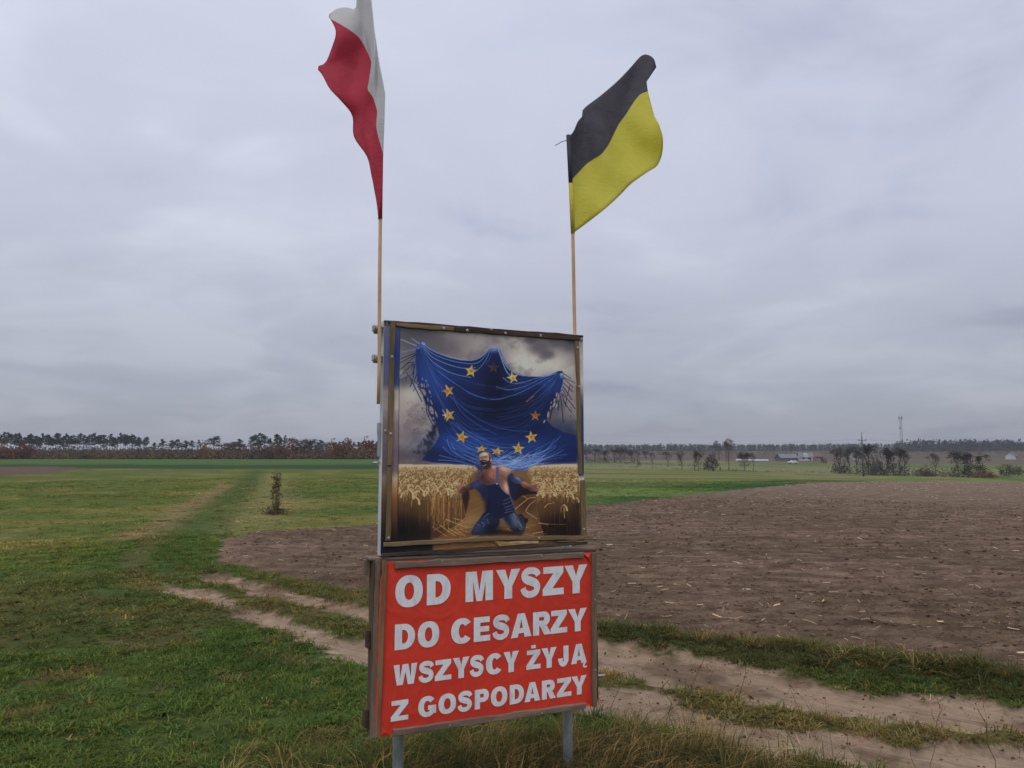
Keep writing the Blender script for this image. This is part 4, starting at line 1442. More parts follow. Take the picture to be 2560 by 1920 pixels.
line(T9((600, 272), (625, 268)), 4, (86, 62, 62), .9, smooth=False); line(T9((650, 266), (690, 262)), 4, (90, 66, 66), .8, smooth=False)
fill(T9((606, 300), (618, 270), (640, 272), (652, 296), (632, 306)), (150, 104, 96), .95, 2); line(T9((608, 302), (650, 298)), 3.5, (58, 36, 38), .9, smooth=False)
fill(T9((622, 330), (655, 308), (690, 330), (698, 368), (680, 395), (648, 398), (632, 372)), (34, 16, 20), 1, 2.5)
line(T9((638, 380), (660, 384), (684, 362)), 4, (186, 172, 170), .85); line(T9((640, 322), (662, 314), (682, 326)), 3, (176, 160, 160), .8); blob(*T9((662, 352))[0], 9, 8, (110, 48, 52), .8)
ell(*T9((760, 296))[0], 7, 14, (176, 130, 118), .15)

# blurred margins where the print wraps towards the frame
def margin(m, stops):
    i = np.nonzero(m)[0]
    ys = [s[0] for s in stops]
    c = np.stack([np.interp(PY[i], ys, [s[1][k] for s in stops]) for k in range(3)], 1)
    c = c * (1 + 0.12 * (fbm(PX[i], PY[i], 0.02, 3, 9) - 0.5))[:, None]
    ART[i] = c
LEFTM = PX < (215 - 18 * (PY - 110) / 1420)
margin(LEFTM, [(40, (96, 96, 116)), (130, (60, 76, 132)), (300, (34, 58, 128)), (480, (60, 72, 118)), (530, (160, 152, 152)), (640, (176, 168, 164)), (740, (134, 120, 128)), (950, (112, 100, 116)), (1060, (120, 106, 108)), (1110, (178, 158, 136)), (1160, (170, 134, 98)), (1260, (132, 88, 52)), (1400, (88, 56, 36)), (1500, (40, 28, 26)), (1620, (26, 24, 34))])
i = np.nonzero(PX < 150)[0]
ART[i] = ART[i] * 0.5 + np.array([136, 126, 134]) * 0.5 * np.clip(1.25 - PY[i] / 1500, 0.25, 1)[:, None]
line([(215, 105), (206, 800), (197, 1535)], 3.2, (34, 34, 44), .9, smooth=False)
RIGHTM = PX > (1383 + 28 * (PY - 190) / 900)
margin(RIGHTM, [(150, (120, 118, 126)), (300, (168, 164, 164)), (480, (178, 174, 174)), (560, (120, 112, 128)), (650, (62, 66, 110)), (1000, (34, 52, 110)), (1080, (58, 66, 108)), (1110, (176, 164, 156)), (1180, (168, 146, 116)), (1300, (112, 76, 52)), (1480, (60, 42, 36)), (1620, (24, 26, 40))])
# lower edge under the bottom lath
i = np.nonzero((PY > 1535) & (PX < 440))[0]
_put(i, (28, 30, 52), np.full(len(i), .9))
i = np.nonzero((PY > 1500) & (PX > 1240))[0]
_put(i, (44, 40, 62), np.full(len(i), .85))
i = np.nonzero((PY > 1515) & (PX > 430) & (PX < 1260))[0]
_put(i, (146, 112, 78), np.full(len(i), .45))
i = np.nonzero(PY < 95 + 0.085 * (PX - 200))[0]
_put(i, (78, 74, 82), np.full(len(i), .6))

iq = np.arange(NU * NV).reshape(NV, NU)
pf = np.stack([iq[:-1, :-1], iq[:-1, 1:], iq[1:, 1:], iq[1:, :-1]], -1).reshape(-1, 4)
sheet_y = -0.0022 - 0.0012 * (fbm(pu, pv, 4.0, 3, 15) - 0.5)
M_PRINT, qnt, qb = new_mat('picture_print')
qa = qnt.nodes.new('ShaderNodeAttribute')
qa.attribute_name = 'ink'
qnt.links.new(qa.outputs['Color'], qb.inputs['Base Color'])
qb.inputs['Roughness'].default_value = 0.5
qb.inputs['Specular IOR Level'].default_value = 0.3
printo = np_mesh('picture_print', np.stack([pu, sheet_y, pv], 1), pf, M_PRINT, PB, smooth=True)
ART = 255 * (np.clip(ART, 0, 255) / 255) ** 1.22 * 1.06
_g = ART.mean(1, keepdims=True)
ART = _g + (ART - _g) * 0.88
set_color_attr(printo.data, 'ink', np.clip(lin(np.clip(ART, 0, 255)) / (KV * LIGHT), 0.003, 0.85))
printo['label'] = 'print of a blue star-covered drapery over a wheat field and a shouting kneeling man in overalls'

# laths that hold the print down
batten('batten', (-0.552, 1.231), (-0.222, 1.229), 0.022, 0.012, -0.003, W_OLIVE_X, PB)
batten('batten', (-0.221, 1.2285), (0.585, 1.2265), 0.024, 0.011, -0.003, W_DARK_X, PB)
batten('batten', (-0.569, 1.250), (-0.574, 0.475), 0.026, 0.013, -0.003, W_OLIVE_Z, PB)
batten('batten', (-0.575, 0.462), (-0.577, 0.080), 0.026, 0.011, -0.003, W_OLIVE_Z, PB)
batten('batten', (0.566, 1.212), (0.584, 0.413), 0.024, 0.012, -0.003, W_OLIVE_Z, PB)
batten('batten', (0.598, 0.377), (0.603, 0.056), 0.034, 0.012, -0.003, W_OLIVE_Z, PB)
batten('batten', (-0.602, 0.058), (0.054, 0.061), 0.024, 0.016, -0.003, W_OLIVE_X, PB)
batten('batten', (0.055, 0.0605), (0.664, 0.038), 0.022, 0.014, -0.003, W_OLIVE_X, PB)
batten('top_rail', (-0.617, 1.2465), (0.612, 1.2435), 0.012, 0.007, -0.0025, W_DARK_X, PB)
batten('bottom_rail', (-0.612, 0.004), (0.625, 0.010), 0.020, 0.012, -0.0025, W_DARK_X, PB)
batten('bottom_strip', (0.42, 0.0245), (0.625, 0.020), 0.007, 0.016, -0.0025, W_GREY_X, PB)
for (x, z, y) in ((-0.281, 1.229, -0.015), (-0.141, 1.228, -0.014), (0.007, 1.2445, -0.010), (0.094, 1.2275, -0.014), (0.32, 1.2275, -0.014),
                  (-0.600, 1.238, -0.003), (-0.600, 0.656, -0.003), (-0.574, 0.641, -0.016), (0.575, 0.935, -0.015), (0.601, 0.090, -0.015),
                  (0.303, 0.052, -0.017), (-0.576, 0.094, -0.014), (0.600, 1.226, -0.003), (-0.573, 1.055, -0.016), (0.568, 1.17, -0.015)):
    screw(PB, x, z, y, 0.0062)
# steel strap and bolt heads on the left side
def side_clamp(z):
    """pipe clamp: two half shells round the pole, ears and a bolt with wing nut"""
    c = tube('clamp', [(-0.644, 0.03, z - 0.022), (-0.644, 0.03, z + 0.022)], 0.021, M_BOLT, PB, 12)
    tube('clamp_bolt', [(-0.676, 0.012, z + 0.008), (-0.61, 0.012, z + 0.008)], 0.006, M_BOLT, c, 8)
    tube('clamp_bolt', [(-0.676, 0.012, z - 0.010), (-0.62, 0.012, z - 0.010)], 0.006, M_BOLT, c, 8)
    V, F = [], []
    for (a0, a1, dz) in ((-0.674, -0.666, 0.016), (-0.662, -0.654, 0.013)):
        bmm = box_mesh(a0, a1, -0.004, 0.028, z + 0.008 - dz, z + 0.008 + dz * 0.7, 0.002)
        k = len(V)
        V += [v.co[:] for v in bmm.verts]
        F += [[k + v.index for v in f.verts] for f in bmm.faces]
        bmm.free()
    mobj('wing_nut', V, F, M_BOLT, c)
side_clamp(1.205)
side_clamp(1.045)
tube('side_bolt', [(-0.655, 0.03, 0.486), (-0.617, 0.03, 0.489)], 0.006, M_BOLT, PB, 8)
strap = batten('side_strap', (-0.6235, 0.70), (-0.6235, 0.52), 0.012, 0.03, 0.050, M_GALV, PB)
# torn flap of print under the bottom lath
mobj('print_flap', [(0.020, -0.006, 0.046), (0.055, -0.020, 0.020), (0.30, -0.016, 0.024), (0.31, -0.006, 0.044), (0.032, -0.022, 0.050), (0.10, -0.020, 0.040)],
     [(0, 1, 4), (4, 1, 5), (5, 1, 2), (5, 2, 3)], noisy('straw_print', alb((120, 92, 66), KV), alb((158, 130, 98), KV), 30.0, (1, 1, 3)), PB)

# ------------------------------------------------------------------ slogan board
SB = tag(empty('slogan_board', (-0.113, 4.2, 0.545), 0.44),
         'red slogan board with four lines of white capitals on two steel posts', 'sign')
TILT = -0.018


def sh(x, z):
    """the board hangs slightly out of level"""
    return (x, z + TILT * x)


def hung(o):
    """shear a part of the slogan board so that it follows the tilt"""
    for v in o.data.vertices:
        v.co.z += TILT * v.co.x
    return o


M_RED, rnt, rb_ = new_mat('red_banner')
v_ = coords(rnt)
rf = noise(rnt, v_, 3.0, 4, 0.6)
weave = noise(rnt, coords(rnt, (1, 1, 1)), 420.0, 1, 0.5)
rcol = ramp(rnt, rf, [(0.3, alb((160, 43, 31), KV)), (0.7, alb((176, 50, 37), KV))])
dirt = noise(rnt, coords(rnt, (5, 1, 0.7)), 4.0, 6, 0.65, 0.4)
rcol = mixc(rnt, ramp(rnt, dirt, [(0.5, (0, 0, 0)), (0.75, (0.25, 0.25, 0.25))]), rcol, alb((118, 48, 38), KV))
rnt.links.new(rcol, rb_.inputs['Base Color'])
rb_.inputs['Roughness'].default_value = 0.55
rb_.inputs['Specular IOR Level'].default_value = 0.3
wr = noise(rnt, coords(rnt, (1.2, 1, 0.8)), 5.0, 3, 0.5, 1.2)
rnt.links.new(bump(rnt, vmath(rnt, 'ADD', vmath(rnt, 'MULTIPLY', wr, 1.0), vmath(rnt, 'MULTIPLY', weave, 0.02)), 0.4, 0.03), rb_.inputs['Normal'])
M_WHITE, wnt, wb_ = new_mat('white_print')
wf = noise(wnt, coords(wnt), 14.0, 5, 0.65)
wd_ = noise(wnt, coords(wnt, (4, 1, 0.8)), 7.0, 6, 0.7, 0.3)
wcol = mixc(wnt, ramp(wnt, wd_, [(0.5, (0, 0, 0)), (0.8, (0.5, 0.5, 0.5))]), ramp(wnt, wf, [(0.25, alb((160, 162, 173), KV)), (0.5, alb((180, 183, 193), KV))]), alb((126, 118, 118), KV))
wnt.links.new(wcol, wb_.inputs['Base Color'])
wb_.inputs['Roughness'].default_value = 0.55

# back frame planks and banner
hung(bm_obj('backing_board', box_mesh(-0.655, 0.672, 0.012, 0.045, 0.002, 0.878, 0.003), M_BACK, SB))
hung(bm_obj('side_plank', box_mesh(-0.670, -0.6555, 0.002, 0.085, -0.004, 0.884, 0.003), W_PLANK_Z, SB))
hung(bm_obj('top_plank', box_mesh(-0.690, 0.690, 0.010, 0.105, 0.879, 0.893, 0.003), W_GREY_X, SB))
hung(bm_obj('side_plank', box_mesh(0.6725, 0.684, 0.010, 0.10, 0.002, 0.878, 0.003), W_PLANK_Z, SB))
# banner: cloth stretched over the front, soft dents between the fixings
bu, bv = np.meshgrid(np.linspace(-0.655, 0.672, 90), np.linspace(0.0, 0.872, 60))
dent = (fbm(bu.ravel(), bv.ravel(), 3.0, 3, 5) - 0.5) * 0.006
edge = np.minimum.reduce([bu.ravel() + 0.655, 0.672 - bu.ravel(), bv.ravel(), 0.872 - bv.ravel()])
dent *= sstep(0, 0.12, edge)
BV = np.stack([bu.ravel(), -0.0005 - 0.004 * sstep(0, 0.1, edge) + 0.4 * dent, bv.ravel() + TILT * bu.ravel()], 1)
iq = np.arange(90 * 60).reshape(60, 90)
BF = np.stack([iq[:-1, :-1], iq[:-1, 1:], iq[1:, 1:], iq[1:, :-1]], -1).reshape(-1, 4)
banner = np_mesh('banner', BV, BF, M_RED, SB, smooth=True)


def banner_y(x, z):
    """front of the banner cloth, for the print that lies on it"""
    x, z = np.asarray(x, float), np.asarray(z, float) - TILT * np.asarray(x, float)
    e = np.minimum.reduce([x + 0.655, 0.672 - x, z, 0.872 - z])
    dn = (fbm(x, z, 3.0, 3, 5) - 0.5) * 0.006 * sstep(0, 0.12, e)
    return -0.0005 - 0.004 * sstep(0, 0.1, e) + 0.4 * dn


batten('batten', sh(-0.617, 0.880), sh(-0.640, 0.002), 0.030, 0.016, -0.004, W_OLIVE_Z, SB)
batten('batten', sh(-0.561, 0.853), sh(0.582, 0.861), 0.034, 0.017, -0.004, W_GREY_X, SB)
batten('batten', sh(0.657, 0.870), sh(0.649, -0.008), 0.030, 0.018, -0.004, W_GREY_Z, SB)
batten('batten', sh(-0.557, 0.008), sh(0.587, 0.0045), 0.032, 0.018, -0.004, W_GREY_X, SB)
# folded banner corners
mobj('banner_fold', [(-0.628, -0.006, 0.060), (-0.628, -0.010, 0.008), (-0.560, -0.006, 0.004), (-0.60, -0.016, 0.030)], [(0, 1, 3), (1, 2, 3), (0, 3, 2)], M_RED, SB)
mobj('banner_fold', [(0.585, -0.006, 0.86), (0.641, -0.006, 0.855), (0.641, -0.008, 0.79), (0.615, -0.018, 0.835)], [(0, 3, 1), (1, 3, 2), (0, 2, 3)], M_RED, SB)
mobj('banner_fold', [(0.592, -0.006, 0.012), (0.630, -0.020, 0.030), (0.634, -0.008, -0.018), (0.60, -0.012, -0.014)], [(0, 2, 1), (0, 3, 2)], M_RED, SB)
mobj('banner_fold', [(0.686, 0.02, 0.55), (0.690, 0.05, 0.35), (0.694, 0.03, 0.02), (0.700, 0.01, -0.015), (0.685, 0.0, -0.02), (0.685, 0.0, 0.3)], [(0, 1, 5), (1, 2, 5), (2, 3, 4), (2, 4, 5)], M_RED, SB)
batten('side_plank', sh(-0.650, 0.884), sh(-0.662, -0.002), 0.026, 0.012, -0.0045, W_GREY_Z, SB)
mobj('banner_fold', [(-0.6385, -0.0185, 0.80), (-0.632, -0.021, 0.82), (-0.644, -0.021, 0.05), (-0.652, -0.0185, 0.07)], [(0, 3, 2, 1)], M_RED, SB)
# hinges on the left side plank
hung(bm_obj('hinge', box_mesh(-0.690, -0.6725, 0.03, 0.075, 0.43, 0.52, 0.002), W_DARK_X, SB))
hung(bm_obj('hinge', box_mesh(-0.692, -0.6725, 0.04, 0.09, 0.03, 0.12, 0.002), W_DARK_X, SB))
hung(bm_obj('bracket', box_mesh(-0.702, -0.6725, 0.05, 0.095, 0.80, 0.878, 0.002), W_GREY_Z, SB))
for (x, z) in ((0.30, 0.868), (-0.30, 0.864), (0.30, 0.0), (-0.25, 0.008), (0.654, 0.60), (0.651, 0.2)):
    screw(SB, x, z + TILT * x, -0.0225, 0.0042)
# posts
for x, zt in ((-0.480, 2.0), (0.562, 2.02)):
    tube('post', [(x, 0.150, -0.95), (x, 0.150, 0.2), (x, 0.150, zt)], 0.029, M_GALV, SB, 20)
# white rod that sticks out behind the right edge
tube('rod', [(0.45, 0.125, 0.118), (0.70, 0.13, 0.106), (0.812, 0.13, 0.098)], 0.0055, noisy('white_rod', (0.6, 0.6, 0.62), (0.75, 0.75, 0.76), 8.0), SB, 8)

# ---- lettering
def glyph(ch, wd, t, tv):
    """letter of cap height 1 and width wd, upright stroke t, level stroke tv -> list of (verts2d, faces) pieces"""
    out = []

    def poly(*p):
        out.append((list(p), [tuple(range(len(p)))]))

    def ring(outer, inner):
        n = len(outer)
        out.append((outer + inner, [(i, (i + 1) % n, n + (i + 1) % n, n + i) for i in range(n)]))

    def sweep(c, th_):
        """centre line with thickness per point"""
        A, B = [], []
        n = len(c)
        for i in range(n):
            a, b = c[max(i - 1, 0)], c[min(i + 1, n - 1)]
            dx, dy = b[0] - a[0], b[1] - a[1]
            l = math.hypot(dx, dy) or 1
            h = th_[i] / 2
            A.append((c[i][0] - dy / l * h, c[i][1] + dx / l * h))
            B.append((c[i][0] + dy / l * h, c[i][1] - dx / l * h))
        out.append((A + B, [(i, i + 1, n + i + 1, n + i) for i in range(n - 1)]))

    def sup(cx, cy, rx, ry, a0, a1, n, e=2.25):
        r = []
        for i in range(n + 1):
            a = a0 + (a1 - a0) * i / n
            c, s = math.cos(a), math.sin(a)
            r.append((cx + rx * math.copysign(abs(c) ** (2 / e), c), cy + ry * math.copysign(abs(s) ** (2 / e), s)))
        return r
    PI = math.pi
    if ch == 'O':
        o_ = 0.015
        ring(sup(wd / 2, .5, wd / 2, .5 + o_, 0, 2 * PI, 48)[:-1], sup(wd / 2, .5, wd / 2 - t, .5 + o_ - tv, 0, 2 * PI, 48, 2.1)[:-1])
    elif ch in 'DPR':
        y0 = 0.0 if ch == 'D' else (0.34 if ch == 'P' else 0.38)
        wb = wd if ch != 'R' else wd * 0.94
        r = (1 - y0) / 2
        cy = 1 - r
        cx = max(wb - r * 1.0, t * 0.9)
        rx = wb - cx
        rin = (1 - y0 - 2 * tv) / 2
        rxi = rx - t * 0.98
        arc_o = sup(cx, cy, rx, r, -PI / 2, PI / 2, 20, 2.15)
        arc_i = sup(cx, cy, rxi, rin, -PI / 2, PI / 2, 20, 2.15)
        outer = [(t, y0)] + arc_o + [(t, 1)]
        inner = [(t, y0 + tv)] + arc_i + [(t, 1 - tv)]
        n = len(outer)
        out.append((outer + inner, [(i, i + 1, n + i + 1, n + i) for i in range(n - 1)]))
        poly((0, 0), (t, 0), (t, 1), (0, 1))
        if ch == 'R':
            poly((wd * 0.36, y0 + 0.002), (wd * 0.72 - t * 0.55, 0), (wd * 0.72 - t * 0.55, 0), (wd - t * 1.05, 0), (wd, 0), (wd * 0.80, y0 + 0.03), (wd * 0.62, y0 + 0.002))
            out[-1] = ([(wd * 0.40, y0 - 0.001), (wd - t * 1.14, 0), (wd + 0.015, 0), (wd * 0.76, y0 + 0.012), (wd * 0.70, y0 - 0.001)], [(0, 1, 2, 3, 4)])
    elif ch == 'M':
        a = t * 0.93
        poly((0, 0), (a, 0), (a, .64), (0, 1))
        poly((0, 1), (a, .64), (wd / 2 - t * .36, 0), (wd / 2, 0), (wd / 2, .34), (t * 1.32, 1))
        poly((wd, 1), (wd - t * 1.32, 1), (wd / 2, .34), (wd / 2, 0), (wd / 2 + t * .36, 0), (wd - a, .64))
        poly((wd, 0), (wd, 1), (wd - a, .64), (wd - a, 0))
    elif ch == 'Y':
        m, h = wd / 2, t / 2
        poly((m - h, 0), (m + h, 0), (m + h, .42), (m, .62), (m - h, .42))
        poly((0, 1), (m - h, .42), (m, .62), (t * 1.16, 1))
        poly((wd, 1), (wd - t * 1.16, 1), (m, .62), (m + h, .42))
    elif ch in 'ZŻ':
        poly((0, 0), (wd, 0), (wd, tv), (t * 1.32, tv), (0, tv * .92))
        poly((0, tv * .92), (t * 1.32, tv), (wd * .985, 1 - tv * .92), (wd - t * 1.32 - .02, 1 - tv))
        poly((.03, 1), (.03, 1 - tv), (wd - t * 1.32 - .02, 1 - tv), (wd * .985, 1 - tv * .92), (wd * .985, 1))
        if ch == 'Ż':
            q = t * .46
            poly((wd / 2 - q, 1.09), (wd / 2 + q, 1.09), (wd / 2 + q, 1.26), (wd / 2 - q, 1.26))
    elif ch == 'E':
        poly((0, 0), (t, 0), (t, 1), (0, 1))
        for y in (0, .5 - tv * .47, 1 - tv):
            x1 = wd if y == 0 else (wd * .93 if y < .7 else wd * .97)
            poly((t, y), (x1, y), (x1, y + (tv if y in (0, 1 - tv) else tv * .94)), (t, y + (tv if y in (0, 1 - tv) else tv * .94)))
    elif ch in 'AĄ':
        m = wd / 2
        a = t * 1.12
        poly((0, 0), (a, 0), (m, .76), (m, 1), (m - t * .56, 1))
        poly((wd, 0), (m + t * .56, 1), (m, 1), (m, .76), (wd - a, 0))
        k0, k1 = .17, .17 + tv * .92
        xl = lambda y: a + (m - a) * y / .76
        poly((xl(k0) - .001, k0), (wd - xl(k0) + .001, k0), (wd - xl(k1) + .001, k1), (xl(k1) - .001, k1))
        if ch == 'Ą':
            sweep([(wd - .10, 0.0), (wd - .19, -.08), (wd - .20, -.17), (wd - .12, -.215), (wd - .0, -.20)], [.10, .12, .12, .10, .08])
    elif ch == 'W':
        a = t * 1.02
        c = wd
        x1, x2 = .27 * wd, .73 * wd
        h = a * .50
        poly((0, 1), (x1 - h, 0), (x1, 0), (x1, .30), (a, 1))
        poly((x1, 0), (x1 + h, 0), (wd / 2, .62), (wd / 2, 1), (wd / 2 - h, 1), (x1, .30))
        poly((x2, 0), (x2, .30), (wd / 2 + h, 1), (wd / 2, 1), (wd / 2, .62), (x2 - h, 0))
        poly((wd, 1), (wd - a, 1), (x2, .30), (x2, 0), (x2 + h, 0))
    elif ch in 'CG':
        rx, ry = wd / 2 - t / 2 + (.0 if ch == 'C' else .0), .5 + .015 - tv / 2
        a0, a1 = rad(38), rad(322 if ch == 'C' else 330)
        n = 34
        cc = sup(wd / 2, .5, rx, ry, a0, a1, n, 2.2)
        thk = [tv + (t - tv) * min(1, abs(math.cos(a0 + (a1 - a0) * i / n)) ** 1.5 + (0.05)) for i in range(n + 1)]
        thk = [tt * (1.0 if 2 < i < n - 2 else 0.96) for i, tt in enumerate(thk)]
        sweep(cc, thk)
        if ch == 'G':
            poly((wd * .54, .54), (wd * .54, .54 - tv * .95), (wd - t * .92, .54 - tv * .95), (wd - t * .92, .16), (wd, .12), (wd, .54))
    elif ch == 'S':
        P = [(wd * .93, .735), (wd * .84, .845), (wd * .68, .898), (wd * .50, .912), (wd * .33, .893), (wd * .195, .825), (wd * .165, .735), (wd * .22, .645), (wd * .36, .585),
             (wd * .55, .535), (wd * .73, .475), (wd * .84, .39), (wd * .845, .275), (wd * .77, .165), (wd * .62, .105), (wd * .46, .09), (wd * .29, .115), (wd * .15, .195), (wd * .085, .32)]
        c = smooth_line(P, 4)
        n = len(c)
        thk = [tv * (1.0 + .30 * (math.sin(math.pi * min(1, max(0, (i / n - .18) / .6))) ** 2)) for i in range(n)]
        sweep([(x, .5 + (y - .5) * 1.0) for x, y in c], thk)
    elif ch == 'J':
        poly((wd - t, .36), (wd, .36), (wd, 1), (wd - t, 1))
        c = sup(wd / 2 - .01, .34, wd / 2 - t / 2 + .01, .34 - tv / 2 + .015, rad(-178), 0, 20, 2.1)
        c[-1] = (wd - t / 2, .362)
        c.insert(0, (t / 2 - .02, .40))
        sweep(c, [t * .95] * 3 + [tv * 1.05] * (len(c) - 6) + [t] * 3)
    return out


LINES = [
    ('lettering', 'white line reading OD MYSZY', 0.30, 0.235,
     [('O', -0.553, -0.403, 0.643, 0.804), ('D', -0.38, -0.245, 0.641, 0.802), ('M', -0.158, 0.005, 0.639, 0.8), ('Y', 0.024, 0.174, 0.637, 0.798), ('S', 0.175, 0.304, 0.635, 0.796), ('Z', 0.316, 0.454, 0.634, 0.795), ('Y', 0.46, 0.614, 0.632, 0.794)]),
    ('lettering', 'white line reading DO CESARZY', 0.30, 0.235,
     [('D', -0.553, -0.443, 0.427, 0.558), ('O', -0.428, -0.308, 0.425, 0.556), ('C', -0.24, -0.127, 0.423, 0.554), ('E', -0.109, -0.011, 0.422, 0.552), ('S', 0.002, 0.108, 0.421, 0.55), ('A', 0.115, 0.244, 0.419, 0.549), ('R', 0.254, 0.369, 0.418, 0.547), ('Z', 0.367, 0.475, 0.417, 0.545), ('Y', 0.482, 0.609, 0.415, 0.544)]),
    ('lettering', 'white line reading WSZYSCY ŻYJĄ', 0.30, 0.235,
     [('W', -0.557, -0.429, 0.248, 0.352), ('S', -0.422, -0.336, 0.246, 0.351), ('Z', -0.331, -0.238, 0.244, 0.35), ('Y', -0.23, -0.133, 0.242, 0.35), ('S', -0.132, -0.048, 0.24, 0.349), ('C', -0.036, 0.057, 0.238, 0.348), ('Y', 0.07, 0.164, 0.236, 0.348), ('Ż', 0.212, 0.301, 0.236, 0.340), ('Y', 0.308, 0.405, 0.231, 0.342), ('J', 0.414, 0.483, 0.229, 0.342), ('Ą', 0.499, 0.605, 0.232, 0.342)]),
    ('lettering', 'white line reading Z GOSPODARZY', 0.30, 0.235,
     [('Z', -0.568, -0.474, 0.071, 0.173), ('G', -0.421, -0.322, 0.069, 0.172), ('O', -0.309, -0.21, 0.068, 0.17), ('S', -0.201, -0.116, 0.066, 0.169), ('P', -0.101, -0.018, 0.065, 0.168), ('O', -0.006, 0.093, 0.064, 0.167), ('D', 0.108, 0.196, 0.062, 0.166), ('A', 0.199, 0.298, 0.061, 0.165), ('R', 0.309, 0.397, 0.06, 0.164), ('Z', 0.405, 0.5, 0.059, 0.163), ('Y', 0.502, 0.603, 0.057, 0.162)])]
WORDS = []
for nm, lab, t_, tv_, letters in LINES:
    wds = lab.split('reading ')[1].split(' ')
    k = 0
    for wd_ in wds:
        WORDS.append((nm, 'white capitals reading ' + wd_, t_, tv_, letters[k:k + len(wd_)]))
        k += len(wd_)
for nm, lab, t_, tv_, letters in WORDS:
    V, F = [], []
    for (ch, u0, u1, v0, v1) in letters:
        cap_ = v1 - v0
        wd = (u1 - u0) / cap_
        pcs = glyph(ch, wd, t_, tv_)
        if ch in 'CSGJ':
            xs_ = [p[0] for pc in pcs for p in pc[0]]
            m0, m1 = min(xs_), max(xs_)
            pcs = [([((p[0] - m0) / (m1 - m0) * wd, p[1]) for p in pc[0]], pc[1]) for pc in pcs]
        for pi, (vs2, fs2) in enumerate(pcs):
            k = len(V)
            for (a, b) in vs2:
                x, z = u0 + a * cap_, v0 + b * cap_
                V.append([x, 0.0, z])
            F += [tuple(k + i for i in f) for f in fs2]
    V = np.array(V)
    V[:, 1] = banner_y(V[:, 0], V[:, 2]) - 0.0022
    bmm = bmesh.new()
    bv_ = [bmm.verts.new(v) for v in V]
    for f in F:
        try:
            fc = bmm.faces.new([bv_[i] for i in f])
        except ValueError:
            continue
    bmm.normal_update()
    for fc in bmm.faces:
        if fc.normal.y > 0:
            fc.normal_flip()
    o = bm_obj(nm, bmm, M_WHITE, banner)
    o['label'] = lab

# ------------------------------------------------------------------ flags
def flag_cloth(name, rows, depth, wave, mats, split, parent, na=44, nb=26, base=None):
    """cloth whose hoist-to-fly lines run through measured rows; folds swing it to and fro in depth"""
    R_ = [np.array(smooth_line(r_, 8)) for r_ in rows]
    RS = []
    for r_ in R_:
        s = np.concatenate([[0], np.cumsum(np.hypot(*np.diff(r_, axis=0).T))])
        s /= s[-1]
        q = np.linspace(0, 1, na)
        RS.append(np.stack([np.interp(q, s, r_[:, 0]), np.interp(q, s, r_[:, 1])], 1))
    V = []
    bs_ = np.linspace(0, 1, nb)
    knots = np.linspace(0, 1, len(RS))
    for b in bs_:
        for i in range(na):
            a = i / (na - 1)
            u = np.interp(b, knots, [r_[i, 0] for r_ in RS])
            v = np.interp(b, knots, [r_[i, 1] for r_ in RS])
            V.append(at(u, v, depth(a, b) + wave(a, b)))
    F, mi = [], []
    for j in range(nb - 1):
        for i in range(na - 1):
            F.append((j * na + i, (j + 1) * na + i, (j + 1) * na + i + 1, j * na + i + 1))
            mi.append(0 if (bs_[j] + bs_[j + 1]) / 2 < split else 1)
    base = base or Vector((0, 0, 0))
    o = mobj(name, [v - base for v in V], F, mats, parent, smooth=True)
    o.data.polygons.foreach_set('material_index', mi)
    sd_ = o.modifiers.new('thickness', 'SOLIDIFY')
    sd_.thickness = 0.0012
    return o


def cloth_mat(name, c1, c2, tr=0.45):
    m, nt, b = new_mat(name)
    nt.nodes.remove(b)
    f = noise(nt, coords(nt), 9.0, 4, 0.6, 0.6)
    col = ramp(nt, f, [(0.3, c1), (0.7, c2)])
    nm = bump(nt, noise(nt, coords(nt, (1, 1, 2.2)), 13.0, 4, 0.6, 1.6), 0.55, 0.012)
    d = nt.nodes.new('ShaderNodeBsdfDiffuse')
    t = nt.nodes.new('ShaderNodeBsdfTranslucent')
    for q in (d, t):
        nt.links.new(col, q.inputs[0])
        nt.links.new(nm, q.inputs['Normal'])
    mx = nt.nodes.new('ShaderNodeMixShader')
    mx.inputs[0].default_value = tr
    nt.links.new(d.outputs[0], mx.inputs[1])
    nt.links.new(t.outputs[0], mx.inputs[2])
    nt.links.new(mx.outputs[0], nt.nodes['Material Output'].inputs[0])
    return m


C_RED = cloth_mat('red_cloth', (0.66, 0.11, 0.16), (0.74, 0.14, 0.19), 0.58)
C_WHITE = cloth_mat('white_cloth', (0.80, 0.79, 0.78), (0.85, 0.845, 0.84), 0.6)
C_BLACK = cloth_mat('black_cloth', (0.125, 0.115, 0.135), (0.16, 0.148, 0.17), 0.45)
C_YEL = cloth_mat('yellow_cloth', (0.84, 0.78, 0.17), (0.88, 0.82, 0.20), 0.58)

